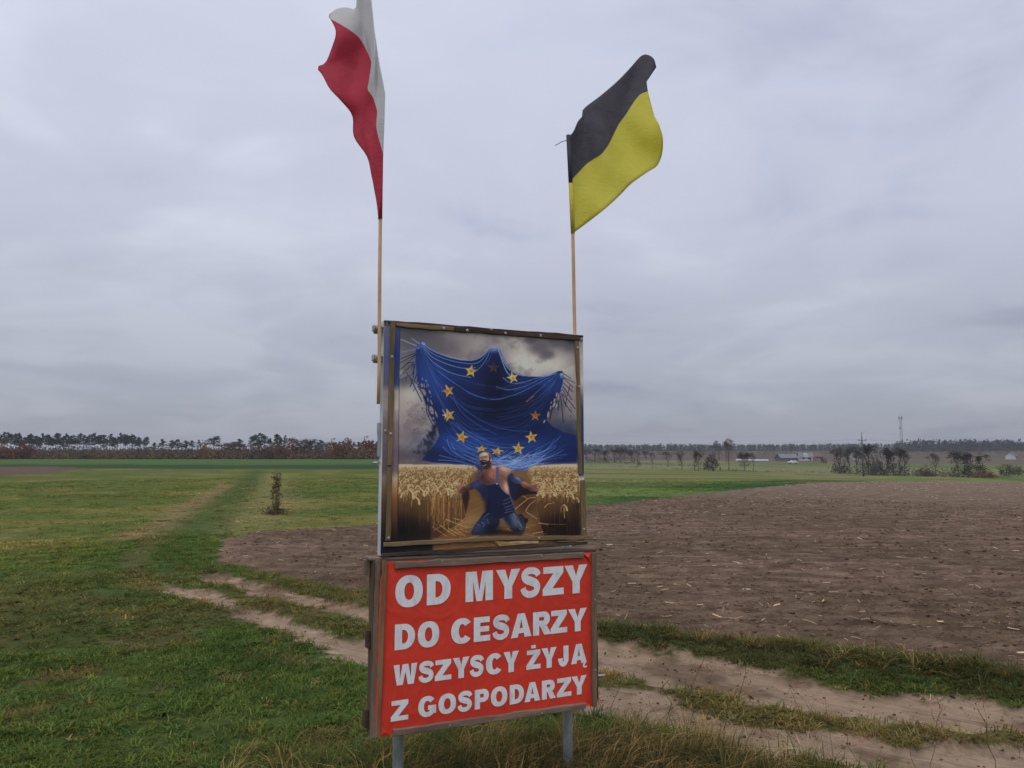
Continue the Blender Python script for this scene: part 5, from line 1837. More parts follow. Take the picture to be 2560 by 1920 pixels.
# left: white over red
YL = 3.93
base = at(947, 925, YL)
FL = tag(empty('white_red_flag', base), 'white and red flag blown up its wooden pole at the left edge of the board', 'flag')
tube('flagpole', [at(946, 1010, YL + 0.02) - base, at(948, 925, YL) - base, at(949, 700, YL) - base, at(951, 545, YL) - base, at(954, 290, YL + 0.02) - base], 0.0095, W_POLE, FL, 10)
flag_cloth('flag_cloth', [
    [(963, 236), (955, 190), (944, 130), (936, 70), (931, 20), (925, -22), (908, -30), (893, -12), (889, 22), (868, 19), (843, 22), (823, 36)],
    [(961, 312), (951, 250), (938, 190), (930, 130), (915, 80), (905, 40), (900, 28), (885, 30), (865, 32), (850, 36), (835, 40), (822, 44)],
    [(958, 392), (946, 352), (940, 318), (944, 288), (932, 248), (918, 226), (933, 180), (921, 140), (897, 100), (868, 75), (846, 60), (826, 48)],
    [(957, 470), (934, 400), (912, 345), (906, 290), (893, 250), (880, 215), (880, 180), (870, 150), (858, 120), (850, 100), (842, 82), (838, 70)],
    [(946, 548), (941, 505), (929, 440), (918, 392), (885, 342), (881, 290), (852, 252), (824, 222), (806, 188), (792, 168), (815, 155), (842, 85)]],
    lambda a, b: YL - 0.022 + 0.6 * max(0.0, a - 0.12) ** 1.2 + 0.25 * (1 - b) * max(0.0, a - 0.12),
    lambda a, b: (0.10 * math.sin(8.5 * a + 3.2 * b + 0.6) + 0.06 * math.sin(15 * a - 5 * b)) * min(1, max(0.0, a - 0.14) * 3),
    [C_WHITE, C_RED], 0.5, FL, base=base)
tube('sleeve', [at(950.5, 548, YL) - base, at(951.5, 470, YL) - base], 0.0115, C_RED, FL, 10)

# right: black over yellow
YR = 4.62
base = at(1437, 850, YR)
FR = tag(empty('black_yellow_flag', base), 'black and yellow flag flying to the right from a leaning wooden pole', 'flag')
tube('flagpole', [at(1440, 1000, YR) - base, at(1437, 840, YR) - base, at(1432, 582, YR) - base, at(1421, 345, YR) - base], 0.0112, W_POLE, FR, 10)
flag_cloth('flag_cloth', [
    [(1420, 342), (1433, 330), (1445, 303), (1456, 290), (1459, 272), (1500, 240), (1540, 206), (1575, 170), (1600, 142), (1616, 136), (1634, 146), (1641, 168)],
    [(1422, 400), (1438, 378), (1460, 350), (1480, 325), (1500, 305), (1530, 275), (1555, 250), (1580, 215), (1600, 195), (1612, 185), (1618, 190), (1616, 205)],
    [(1424, 459), (1445, 438), (1466, 416), (1486, 403), (1505, 391), (1522, 368), (1535, 340), (1547, 315), (1565, 290), (1585, 258), (1600, 240), (1620, 230)],
    [(1428, 520), (1450, 500), (1480, 470), (1505, 450), (1530, 425), (1555, 400), (1580, 372), (1600, 350), (1615, 330), (1625, 310), (1630, 300), (1636, 290)],
    [(1433, 583), (1460, 563), (1490, 540), (1520, 516), (1550, 488), (1575, 462), (1600, 443), (1622, 428), (1643, 414), (1655, 385), (1657, 345), (1648, 312)]],
    lambda a, b: YR + 0.10 * a + 0.30 * (1 - b) * min(1, a * 2),
    lambda a, b: (0.040 * math.sin(9 * a + 2.5 * b) + 0.024 * math.sin(17 * a - 6 * b + 1)) * min(1, a * 4),
    [C_BLACK, C_YEL], 0.5, FR, base=base)
tube('sleeve', [at(1432, 584, YR) - base, at(1426.5, 460, YR) - base], 0.0135, C_YEL, FR, 10)
tube('sleeve', [at(1426.4, 457, YR) - base, at(1420.5, 338, YR) - base], 0.0135, C_BLACK, FR, 10)
tube('tie', [at(1420, 350, YR) - base, at(1405, 354, YR - 0.01) - base, at(1388, 364, YR - 0.02) - base], 0.0022, C_BLACK, FR, 6)

# ================================================================== TREES AND FAR THINGS
def cards(V, F, c, spread, n, size, r, squash=1.0):
    """n leaf-sized triangles round a point"""
    for i in range(n):
        while True:
            p = Vector((r.uniform(-1, 1), r.uniform(-1, 1), r.uniform(-1, 1)))
            if p.length < 1:
                break
        q = Vector(c) + Vector((p.x * spread, p.y * spread, p.z * spread * squash))
        s = size * r.uniform(0.6, 1.4)
        a = Vector((r.gauss(0, 1), r.gauss(0, 1), r.gauss(0, 1))).normalized()
        b = a.orthogonal().normalized()
        k = len(V)
        V += [q + a * s, q - a * s * 0.5 + b * s * 0.7, q - a * s * 0.5 - b * s * 0.7]
        F.append((k, k + 1, k + 2))


def limb(V, F, p0, p1, r0, r1, seg=4):
    p0, p1 = Vector(p0), Vector(p1)
    t = (p1 - p0).normalized()
    a = t.orthogonal().normalized()
    b = t.cross(a)
    k = len(V)
    for p, q in ((p0, r0), (p1, r1)):
        for i in range(seg):
            an = 2 * math.pi * i / seg
            V.append(p + a * math.cos(an) * q + b * math.sin(an) * q)
    for i in range(seg):
        F.append((k + i, k + (i + 1) % seg, k + seg + (i + 1) % seg, k + seg + i))


def mesh_of(name, V, F, mat):
    me = bpy.data.meshes.new(name)
    me.from_pydata([tuple(v) for v in V], [], F)
    me.materials.append(mat)
    return me


KT = 0.55
B_PINE = noisy('pine_bark', (0.10, 0.075, 0.06), (0.17, 0.12, 0.09), 3.0)
B_TREE = noisy('bare_bark', (0.085, 0.08, 0.076), (0.14, 0.13, 0.12), 3.0)
L_PINE = leafy('pine_needles', (0.026, 0.044, 0.042), (0.052, 0.078, 0.068), 0.25)
L_MAT = {'rust': leafy('rust_leaves', (0.13, 0.062, 0.042), (0.25, 0.11, 0.062)),
         'orange': leafy('orange_leaves', (0.17, 0.085, 0.04), (0.30, 0.16, 0.07)),
         'ochre': leafy('ochre_leaves', (0.16, 0.11, 0.06), (0.30, 0.20, 0.10)),
         'olive': leafy('olive_leaves', (0.055, 0.065, 0.035), (0.11, 0.12, 0.06)),
         'brown': leafy('brown_twigs', (0.085, 0.064, 0.055), (0.15, 0.112, 0.095)),
         'grey': leafy('grey_twigs', (0.085, 0.08, 0.078), (0.16, 0.15, 0.145)),
         'dark': leafy('dark_leaves', (0.056, 0.056, 0.052), (0.105, 0.102, 0.092)),
         'dull': leafy('dull_red_leaves', (0.14, 0.088, 0.072), (0.22, 0.135, 0.108))}


def pine_mesh(seed, umbrella=False):
    """unit height Scots pine: bare trunk, ragged needle tiers in the top half"""
    r = random.Random(seed)
    V, F = [], []
    lean = r.uniform(-0.03, 0.03)
    limb(V, F, (0, 0, -0.02), (lean * 0.5, 0, 0.55), 0.010, 0.008, 5)
    limb(V, F, (lean * 0.5, 0, 0.55), (lean, 0, 0.97), 0.010, 0.002, 4)
    VV, FF = [], []
    n = 13 if not umbrella else 16
    z0 = r.uniform(0.48, 0.62)
    for i in range(n):
        t = i / (n - 1)
        z = z0 + (1 - z0) * t * 0.97
        w_ = (0.16 * (1 - t) ** 0.6 + 0.02) if not umbrella else 0.21 * math.sin(math.pi * (0.25 + 0.62 * t)) ** 0.7
        a = r.uniform(0, 6.283)
        q = w_ * r.uniform(0.35, 1.0)
        c = (lean + q * math.cos(a), q * math.sin(a), z + r.uniform(-0.02, 0.03))
        limb(V, F, (lean * z, 0, z - 0.03), c, 0.005, 0.002, 3)
        cards(VV, FF, c, w_ * 0.55 + 0.02, 30, 0.030, r, 0.5)
        if r.random() < .6:
            cards(VV, FF, (lean, 0, z), 0.03, 10, 0.016, r, 1.2)
    return mesh_of('trunk', V, F, B_PINE), mesh_of('crown', VV, FF, L_PINE)


def broad_mesh(seed, kind, dens=1.0, trunk=0.15, wide=0.33, leafsize=0.020):
    """unit height broadleaf: forking limbs, thin crown of twigs and late leaves"""
    r = random.Random(seed)
    V, F, VV, FF = [], [], [], []
    ends = []

    def grow(p, d, ln, rad_, lev):
        e = p + d * ln
        limb(V, F, p, e, rad_, rad_ * 0.65, 5 if lev == 0 else 3)
        if lev >= 4 or e.z > 0.97:
            ends.append(e)
            return
        for k in range(3 if lev in (0, 1) else 2):
            a = Vector((r.gauss(0, 1), r.gauss(0, 1), r.gauss(0.2, 0.6))).normalized()
            nd = (d * 1.0 + a * (0.55 + 0.12 * lev)).normalized()
            nd.x *= wide * 3
            nd.y *= wide * 3
            nd = nd.normalized()
            if nd.z < 0.05:
                nd.z = 0.1
            grow(e, nd, ln * r.uniform(0.6, 0.86), rad_ * 0.6, lev + 1)
    grow(Vector((0, 0, -0.02)), Vector((r.gauss(0, .05), r.gauss(0, .05), 1)).normalized(), trunk, 0.016, 0)
    mz = max(e.z for e in ends)
    for lst in (V,):
        for i, v in enumerate(lst):
            lst[i] = Vector((v[0], v[1], v[2] / mz * 0.96))
    ends = [Vector((e.x, e.y, e.z / mz * 0.96)) for e in ends]
    for e in ends:
        cards(VV, FF, e, 0.07, int(12 * dens), leafsize, r)
        if r.random() < .5:
            cards(VV, FF, (e.x * .8, e.y * .8, e.z * r.uniform(.3, .85)), 0.09, int(11 * dens), leafsize, r)
        for k in range(7):           # twigs
            q = e + Vector((r.gauss(0, .05), r.gauss(0, .05), abs(r.gauss(0.03, .04))))
            limb(VV, FF, e, q, 0.0026, 0.001, 3)
    return mesh_of('trunk', V, F, B_TREE), mesh_of('crown', VV, FF, L_MAT[kind])


def bush_mesh(seed, kind, n=34, per=16, size=0.045):
    """unit height thicket: many stems, uneven leaf clumps down to the ground"""
    r = random.Random(seed)
    V, F, VV, FF = [], [], [], []
    for i in range(n):
        a = r.uniform(0, 6.283)
        q = 0.55 * math.sqrt(r.random())
        h = (1 - (q / 0.62) ** 2) * r.uniform(0.55, 1.0)
        c = Vector((q * math.cos(a), q * math.sin(a), max(0.08, h * r.uniform(0.35, 0.98))))
        if i % 3 == 0:
            limb(V, F, (c.x * 0.3, c.y * 0.3, -0.03), c, 0.012, 0.004, 3)
        cards(VV, FF, c, 0.15, per, size, r, 0.9)
    return mesh_of('stem', V, F, B_TREE), mesh_of('foliage', VV, FF, L_MAT[kind])


PINES = [pine_mesh(i) for i in range(8)]
UMB = [pine_mesh(50 + i, True) for i in range(3)]
BROAD = {k: [broad_mesh(100 + 10 * i + j, k, dens) for j in range(3)] for i, (k, dens) in enumerate((('grey', 0.55), ('brown', 0.65), ('dark', 1.2), ('dull', 1.0), ('olive', 0.7)))}
BUSH = {k: [bush_mesh(200 + 10 * i + j, k) for j in range(3)] for i, k in enumerate(('rust', 'orange', 'ochre', 'olive', 'brown', 'dark', 'grey', 'dull'))}
_cnt, _wid = {}, {}


def plant(name, meshes, names, u, vb, vt, wpx, label, cat, group=None, dist=None, rz=None):
    """a tree or bush whose foot and top are seen at vb and vt in line u; dist fixes its distance when the foot is hidden"""
    if dist is None:
        x, y, z = ground_hit(u, vb)
    else:
        d = ray(u, 1130)
        x, y = d.x / d.y * dist, dist
        z = float(base_height(np.array([x]), np.array([y]))[0])
    top = at(u, vt, y).z
    h = max(0.3, top - z) * (1.0 if dist is None or name != 'bush' else 1.12)
    wm = wpx * (0.9 if name == 'pine_tree' else 1.1) / FPX * y
    k = _cnt[name] = _cnt.get(name, -1) + 1
    tr, cr = meshes[k % len(meshes)]
    o = empty(name, (x, y, z), rng.uniform(0, 6.283) if rz is None else rz)
    tag(o, label, cat, group)
    if cr.name not in _wid:
        q = np.array([v.co[:2] for v in cr.vertices])
        zq = np.array([v.co[2] for v in cr.vertices])
        _wid[cr.name] = (2 * float(np.percentile(np.hypot(q[:, 0], q[:, 1]), 88)), float(np.percentile(zq, 97)))
    s = wm / _wid[cr.name][0]
    h = h / _wid[cr.name][1]
    for nm, me in zip(names, (tr, cr)):
        c = bpy.data.objects.new(nm, me)
        COL.objects.link(c)
        c.parent = o
        c.scale = (s, s, h)
    return o


TC = ('trunk', 'crown')
SF = ('stem', 'foliage')
# --- left horizon: the pine wood with sky showing between the trunks
pr = random.Random(5)
GP = 'tall pines of the wood on the left horizon'
u = -40.0
while u < 372:
    vt = 1083 + 15 * (pr.random() ** 1.1) + (5 if u > 330 else 0) - (5 if u < 20 else 0)
    plant('pine_tree', PINES, TC, u, 0, vt, pr.uniform(15, 23), 'tall dark pine in the row of pines on the left horizon', 'tree', GP, dist=pr.uniform(395, 430))
    u += pr.uniform(5.0, 8.5)
for (u, vt, wd, lab) in [(386, 1107, 22, 'short leaning pine just right of the long pine row'), (406, 1098, 20, 'slim lone pine standing in the gap right of the pine row'),
                         (428, 1101, 26, 'leftmost pine of the low clump before the umbrella pine'), (444, 1099, 26, 'second pine of the low clump before the umbrella pine'),
                         (463, 1102, 24, 'third pine of the low clump before the umbrella pine'), (480, 1102, 22, 'fourth pine of the low clump before the umbrella pine'), (496, 1100, 16, 'small pine at the right end of the low clump'),
                         (597, 1098, 22, 'small pointed pine rising from grey brush'), (775, 1103, 16, 'slender pine tip rising from the brown brush'), (802, 1101, 30, 'broad pine above the brown brush left of the board')]:
    plant('pine_tree', PINES, TC, u, 0, vt, wd, lab, 'tree', dist=360)
plant('pine_tree', UMB, TC, 534, 0, 1092, 44, 'lone umbrella shaped pine on the left horizon', 'tree', dist=340)
for (u, vt, wd, lab) in [(628, 1092, 24, 'thin crowned pine at the left end of the tall clump'), (645, 1085, 26, 'tallest pine of the clump with bare trunks'), (660, 1087, 26, 'bushy pine right of the tallest pine'),
                         (676, 1096, 18, 'low pine in the middle of the tall clump'), (692, 1086, 20, 'pointed pine right of the clump middle'), (702, 1093, 14, 'narrow pine beside the pointed pine'), (711, 1089, 16, 'slim pine at the right end of the tall clump')]:
    plant('pine_tree', (PINES if wd < 22 else UMB), TC, u, 0, vt, wd, lab, 'tree', dist=330)
for (u, vt) in ((838, 1106), (848, 1104), (860, 1103), (871, 1102), (884, 1106), (896, 1105), (908, 1102), (920, 1103), (932, 1101), (944, 1103), (956, 1104)):
    plant('pine_tree', PINES, TC, u, 0, vt, 16, 'small pointed pine behind the rust coloured trees beside the board', 'tree', 'pointed pines behind the rust coloured trees', dist=420)
for (u, vt, k, lab) in [(738, 1096, 'grey', 'bare pale tree beside the tall pine clump'), (752, 1100, 'grey', 'thin bare tree right of the pale one'), (765, 1098, 'brown', 'bare brown tree with a pointed top'), (572, 1108, 'brown', 'brown broadleaf tree between umbrella and pointed pine'),
                        (588, 1106, 'dull', 'reddish broadleaf tree under the small pointed pine'), (826, 1106, 'grey', 'grey bare tree left of the rust coloured trees'), (700, 1112, 'brown', 'brown bare tree under the tall pine clump')]:
    plant('broadleaf_tree', BROAD[k], TC, u, 0, vt, 40, lab, 'tree', dist=250)
# --- dark undergrowth of the wood (one mass) and the brush belt before it
def mass(name, spots, mat, label, cat, per=14, seed=1):
    """a far belt of brush that reads as one: spots are (x, y, z, height, width)"""
    r = np.random.default_rng(seed)
    S_ = np.array(spots)
    n = len(S_) * per
    k = np.repeat(np.arange(len(S_)), per)
    off = r.normal(0, 0.38, (n, 3))
    c = np.stack([S_[k, 0] + off[:, 0] * S_[k, 4], S_[k, 1] + off[:, 1] * S_[k, 4], S_[k, 2] + S_[k, 3] * np.clip(0.5 + 0.8 * off[:, 2], 0.02, 1.02)], 1)
    s = S_[k, 3] * r.uniform(0.06, 0.16, n)
    a = r.normal(0, 1, (n, 3)); a /= np.linalg.norm(a, axis=1)[:, None]
    b = np.cross(a, r.normal(0, 1, (n, 3))); b /= np.linalg.norm(b, axis=1)[:, None]
    T = np.stack([c + a * s[:, None], c - a * s[:, None] * .5 + b * s[:, None] * .8, c - a * s[:, None] * .5 - b * s[:, None] * .8], 1).reshape(-1, 3)
    o = np_mesh(name, T, np.arange(3 * n).reshape(-1, 3), mat)
    return tag(o, label, cat, kind='stuff')


def belt(u0, u1, step, dist, h0, h1, wd, jit=0.05, seed=3):
    r = random.Random(seed)
    out = []
    u = u0
    while u < u1:
        d = dist * (1 + r.uniform(-jit, jit))
        q = ray(u, 1130)
        x, y = q.x / q.y * d, d
        out.append((x, y, float(base_height(np.array([x]), np.array([y]))[0]), r.uniform(h0, h1), wd))
        u += step * r.uniform(0.6, 1.4)
    return out


mass('undergrowth', belt(-700, 560, 1.6, 385, 2.2, 4.6, 3.0, 0.03) + belt(560, 1300, 2.0, 300, 2.0, 4.6, 3.0, 0.05), L_MAT['dark'], 'dark undergrowth filling the foot of the pine wood', 'undergrowth', 26)
mass('brush_belt', belt(-700, 1150, 1.0, 212, 1.2, 2.6, 1.6, 0.02, 4), L_MAT['brown'], 'low brown brush along the far edge of the green field', 'brush', 22, 2)
mass('brush_belt', belt(90, 1150, 3.5, 208, 1.0, 2.4, 1.8, 0.02, 14), L_MAT['ochre'], 'ochre patches of brush along the far edge of the green field', 'brush', 20, 12)
BL = [(5, 1114, 70, 'rust', 'big rust red thicket at the left edge of the horizon'), (48, 1113, 66, 'rust', 'rust red thicket second from the left edge'), (78, 1117, 34, 'dull', 'dull red bush ending the rust thicket'),
      (110, 1131, 40, 'ochre', 'low ochre bush right of the rust thicket'), (172, 1130, 44, 'dull', 'low reddish bush below the pine row'), (158, 1136, 30, 'brown', 'low brown bush before the reddish one'),
      (222, 1134, 46, 'olive', 'low olive bush below the pine row'), (275, 1132, 44, 'ochre', 'pale ochre bush below the pine row'), (330, 1129, 44, 'ochre', 'ochre bush with a raised top below the pine row end'),
      (374, 1131, 40, 'orange', 'small orange bush under the short leaning pine'), (405, 1128, 44, 'orange', 'bright orange bush under the slim lone pine'), (440, 1128, 46, 'ochre', 'ochre bush under the low pine clump'),
      (512, 1114, 30, 'orange', 'orange rounded bush left of the umbrella pine'), (545, 1124, 46, 'rust', 'dark red bush below the umbrella pine'), (480, 1122, 44, 'grey', 'grey bush below the low pine clump'),
      (575, 1114, 50, 'brown', 'tall brown thicket right of the umbrella pine'), (610, 1118, 44, 'dull', 'reddish thicket under the thin crowned pine'), (655, 1116, 52, 'brown', 'tall dark brown thicket under the tall pine clump'),
      (690, 1114, 44, 'dull', 'dull red thicket under the pointed pine'), (722, 1110, 46, 'rust', 'rusty thicket right of the tall pine clump'), (760, 1110, 48, 'brown', 'brown thicket under the bare trees'),
      (805, 1128, 44, 'ochre', 'low ochre bush under the broad pine'), (800, 1116, 44, 'grey', 'grey thicket under the broad pine'), (842, 1112, 46, 'rust', 'rust coloured tree-like bush left of the board'),
      (868, 1106, 50, 'dull', 'tall reddish bush with the highest top left of the board'), (900, 1120, 60, 'orange', 'wide orange bush beside the board'), (925, 1108, 50, 'rust', 'tall rust bush at the edge of the board'), (950, 1118, 50, 'brown', 'brown bush half hidden by the board edge')]
for k, (u, vt, wd, kind, lab) in enumerate(BL):
    plant('bush', BUSH[kind], SF, u, 0, vt, wd, lab, 'bush', dist=206 + (k * 37 % 17))

# --- sapling in the meadow
x, y, z = ground_hit(689, 1288)
SP = tag(empty('sapling', (x, y, z)), 'young brown leaved sapling standing alone in the meadow', 'sapling')
V, F, VV, FF = [], [], [], []
r = random.Random(4)
hs = at(689, 1184, y).z - z
limb(V, F, (0, 0, -0.05), (0.02, 0, hs * 0.5), 0.012, 0.008, 6)
limb(V, F, (0.02, 0, hs * 0.5), (0, 0, hs * 0.98), 0.008, 0.003, 5)
for i in range(95):
    t = r.uniform(0.05, 1.0)
    a = r.uniform(0, 6.283)
    q = hs * 0.13 * (1.15 - 0.5 * t) * r.random() ** .5
    c = Vector((q * math.cos(a), q * math.sin(a), hs * t))
    limb(V, F, (0, 0, hs * t - 0.05), c, 0.003, 0.0015, 3)
    cards(VV, FF, c, 0.07, 10, 0.026, r)
for i in range(60):
    a = r.uniform(0, 6.283)
    cards(VV, FF, (0.5 * r.random() * math.cos(a), 0.3 * r.random() * math.sin(a), 0.06 + 0.1 * r.random()), 0.1, 8, 0.03, r)
mobj('trunk', V, F, B_TREE, SP)
mobj('crown', VV, FF, leafy('sapling_leaves', (0.085, 0.068, 0.036), (0.165, 0.13, 0.065)), SP)

# --- right: field trees along the ditch in the valley
RT = [  # u, foot, top, width px, mesh kind, form, label
    (1467, 1157, 1124, 22, 'dark', 't', 'dark tree half hidden by the right edge of the board'), (1487, 1155, 1122, 26, 'grey', 't', 'first grey tree right of the board'), (1500, 1157, 1123, 22, 'grey', 't', 'second grey tree right of the board'),
    (1512, 1157, 1127, 20, 'dark', 't', 'small dark tree right of the two grey ones'), (1537, 1157, 1122, 22, 'brown', 't', 'brown tree at the left of the dense roadside clump'), (1550, 1157, 1119, 24, 'dull', 't', 'reddish tree in the dense roadside clump'),
    (1562, 1158, 1121, 26, 'dark', 't', 'dark tree in the middle of the dense roadside clump'), (1580, 1156, 1125, 22, 'dark', 't', 'dark rounded tree near the end of the roadside clump'), (1594, 1156, 1127, 22, 'grey', 't', 'grey tree ending the roadside clump'),
    (1616, 1151, 1128, 20, 'dark', 't', 'small round dark tree standing apart after the clump'), (1631, 1172, 1131, 14, 'grey', 't', 'thin bare tree by the ditch after the round dark one'), (1598, 1164, 1152, 10, 'brown', 'b', 'small brown bush in the grass before the ditch'),
    (1670, 1167, 1129, 28, 'grey', 't', 'grey spreading tree left of the slim ditch trees'), (1705, 1174, 1128, 22, 'grey', 't', 'slim tree with a narrow crown by the ditch'), (1736, 1176, 1127, 24, 'grey', 't', 'left tree of the bare pair by the ditch'), (1746, 1177, 1128, 22, 'olive', 't', 'right tree of the bare pair by the ditch'),
    (1780, 1178, 1136, 34, 'dark', 'b', 'dense dark round bush tree by the ditch'), (1823, 1177, 1099, 26, 'dull', 't', 'tallest tree with reddish leaves by the ditch'), (1862, 1177, 1131, 28, 'dark', 't', 'dark crowned tree right of the tallest reddish tree'), (1884, 1176, 1133, 16, 'grey', 't', 'thin bare tree beside the dark crowned tree'),
    (2100, 1184, 1121, 34, 'brown', 't', 'brown tree at the left end of the dark grove'), (2125, 1183, 1124, 28, 'grey', 't', 'thin grey tree second in the dark grove'), (2143, 1184, 1119, 30, 'dark', 't', 'dark tree beside the power pole'), (2172, 1187, 1113, 40, 'dark', 't', 'biggest dark tree right of the power pole'),
    (2196, 1188, 1140, 30, 'grey', 'b', 'grey thicket between the two halves of the grove'), (2216, 1189, 1122, 34, 'dark', 't', 'dark tree left of the radio mast foot'), (2232, 1189, 1124, 26, 'brown', 't', 'brown tree just left of the radio mast'), (2248, 1190, 1121, 28, 'dark', 't', 'dark tree at the radio mast'), (2262, 1190, 1128, 24, 'grey', 't', 'grey tree at the right end of the grove'),
    (2313, 1191, 1166, 44, 'brown', 'b', 'low brown thicket right of the grove'), (2340, 1191, 1134, 26, 'grey', 't', 'grey narrow tree standing between grove and last trees'), (2395, 1193, 1129, 36, 'dark', 't', 'dark broad tree left of the last three'), (2423, 1192, 1132, 30, 'dark', 't', 'middle dark tree of the last three'), (2453, 1192, 1134, 30, 'olive', 't', 'olive tree rightmost of the last three'),
    (2438, 1194, 1158, 60, 'olive', 'b', 'olive thicket at the foot of the last trees'), (2462, 1195, 1176, 46, 'rust', 'b', 'low rust red bush at the field edge'), (2515, 1190, 1162, 36, 'olive', 'b', 'low green bush near the right edge of the photo'), (2545, 1188, 1168, 34, 'dark', 'b', 'low dark bush at the right edge of the photo'),
    (2060, 1159, 1145, 12, 'dark', 'b', 'small dark conifer bush by the farm')]
for (u, vb, vt, wd, kind, form, lab) in RT:
    if form == 't':
        plant('broadleaf_tree', BROAD[kind], TC, u, vb, vt, wd, lab, 'tree')
    else:
        plant('bush', BUSH[kind], SF, u, vb, vt, wd, lab, 'bush')
plant('broadleaf_tree', BROAD['grey'], TC, 1797, 0, 1103, 26, 'pale bare tree on the skyline left of the tallest reddish tree', 'tree', dist=420)
# ditch vegetation
def line_spots(uvs, n, h0, h1, wd, seed):
    r = random.Random(seed)
    P = smooth_line(uvs, 6)
    out = []
    for i in range(n):
        k = r.uniform(0, len(P) - 1.001)
        a, b = P[int(k)], P[int(k) + 1]
        t = k - int(k)
        x, y, z = ground_hit(a[0] + (b[0] - a[0]) * t, a[1] + (b[1] - a[1]) * t)
        out.append((x, y, z, r.uniform(h0, h1), wd))
    return out
mass('scrub', line_spots([(2085, 1183), (2120, 1184), (2170, 1186), (2220, 1188), (2275, 1190)], 90, 0.8, 2.8, 2.2, 18) + line_spots([(2300, 1191), (2330, 1191), (2380, 1193), (2470, 1193)], 60, 0.6, 2.0, 2.0, 19) + line_spots([(1465, 1156), (1530, 1157), (1600, 1157)], 70, 0.6, 2.4, 2.4, 20), L_MAT['grey'], 'grey scrub filling the gaps between the field trees', 'scrub', 18, 15)
mass('ditch_weeds', line_spots([(1465, 1168), (1600, 1171), (1760, 1177), (1900, 1180), (2040, 1183), (2200, 1189), (2400, 1194), (2600, 1197)], 420, 0.35, 0.8, 0.8, 8), L_MAT['brown'], 'brown weeds along the ditch below the field trees', 'weeds', 10, 5)
mass('reed_strip', line_spots([(1560, 1160), (1640, 1163), (1720, 1166), (1790, 1166)], 150, 0.4, 0.9, 1.2, 9), L_MAT['dark'], 'dark reeds along the far side ditch', 'reeds', 10, 6)
# heath slope and skyline forest in the distance
def far_belt(u0, u1, d0, d1, n, h0, h1, wd, seed):
    r = random.Random(seed)
    out = []
    for i in range(n):
        u = r.uniform(u0, u1)
        d = r.uniform(d0, d1)
        q = ray(u, 1130)
        x = q.x / q.y * d
        out.append((x, d, float(base_height(np.array([x]), np.array([d]))[0]), r.uniform(h0, h1), wd))
    return out
L_FARPINE = leafy('far_pine_needles', (0.028, 0.042, 0.042), (0.05, 0.066, 0.062), 0.2)
mass('heath_brush', far_belt(1000, 3100, 600, 840, 1500, 1.2, 3.4, 5.0, 10), L_MAT['brown'], 'brown heath brush on the slope below the skyline forest', 'brush', 18, 7)
mass('heath_brush', far_belt(1440, 2100, 620, 800, 260, 1.0, 2.6, 6.0, 11), L_MAT['dull'], 'reddish heath patches on the slope below the skyline forest', 'brush', 14, 8)
def conifers(name, spots, label, seed):
    """skyline wood: pointed crowns, one mass"""
    r = np.random.default_rng(seed)
    Vs, Fs = [], []
    k = 0
    for (x, y, z, h, w_) in spots:
        n = 34
        t = r.random(n)
        a = r.uniform(0, 6.283, n)
        q = w_ * (1.05 - t) * r.random(n) ** .5
        c = np.stack([x + q * np.cos(a), y + q * np.sin(a), z + h * t], 1)
        s = h * 0.10
        A = r.normal(0, 1, (n, 3)) * s
        B = r.normal(0, 1, (n, 3)) * s
        Vs.append(np.stack([c, c + A, c + B], 1).reshape(-1, 3))
        Vs[-1] = Vs[-1]
        k += n
    Vv = np.concatenate(Vs)
    o = np_mesh(name, Vv, np.arange(len(Vv)).reshape(-1, 3), L_FARPINE)
    return tag(o, label, 'forest', kind='stuff')
conifers('skyline_forest', far_belt(900, 3100, 950, 1080, 3000, 6.5, 9.5, 3.0, 12) + far_belt(2240, 3100, 800, 900, 860, 8, 13, 3.0, 13), 'dark pine forest along the right skyline', 14)

# ================================================================== POLE, MAST, FARM
M_CONC = noisy('pole_concrete', (0.11, 0.11, 0.115), (0.17, 0.17, 0.17), 3.0)
y = 165.0
px_, py_ = ray(2156, 1130).x / ray(2156, 1130).y * y, y
z = float(base_height(np.array([px_]), np.array([py_]))[0])
PP = tag(empty('power_pole', (px_, py_, z)), 'concrete power pole with a short cross arm beside the grove', 'power pole')
toph = at(2156, 1083, py_).z - z
armh = at(2156, 1101.5, py_).z - z
tube('mast_shaft', [(0, 0, -0.5), (0, 0, armh), (0, 0, toph)], 0.19, M_CONC, PP, 8, 0.06)
aw = 9.0 / FPX * py_
arm = tube('cross_arm', [(-aw, -0.12, armh), (aw, -0.12, armh)], 0.07, M_CONC, PP, 6)
M_INS = noisy('insulator', (0.12, 0.08, 0.06), (0.2, 0.14, 0.1), 5.0)
ins = []
for xx in (-aw, aw):
    tube('insulator', [(xx, -0.12, armh), (xx, -0.12, armh + 0.32)], 0.07, M_INS, arm, 6)
    ins.append((xx, armh + 0.34))
tube('insulator', [(0, 0, toph), (0, 0, toph + 0.25)], 0.06, M_INS, PP, 6)
ins.append((0, toph + 0.25))
M_WIRE = noisy('wire', (0.10, 0.10, 0.11), (0.14, 0.14, 0.15), 3.0)
for (xx, zz_) in ins:
    for sgn, span, dyy in ((-1, 78, -4.0), (1, 70, 6.0)):
        pts = []
        for k in range(15):
            t = k / 14
            pts.append((xx + sgn * span * t, -0.12 + dyy * t, zz_ - 4 * 1.3 * t * (1 - t) + 0.4 * t * sgn * -1))
        tube('wire', pts, 0.008, M_WIRE, PP, 4)

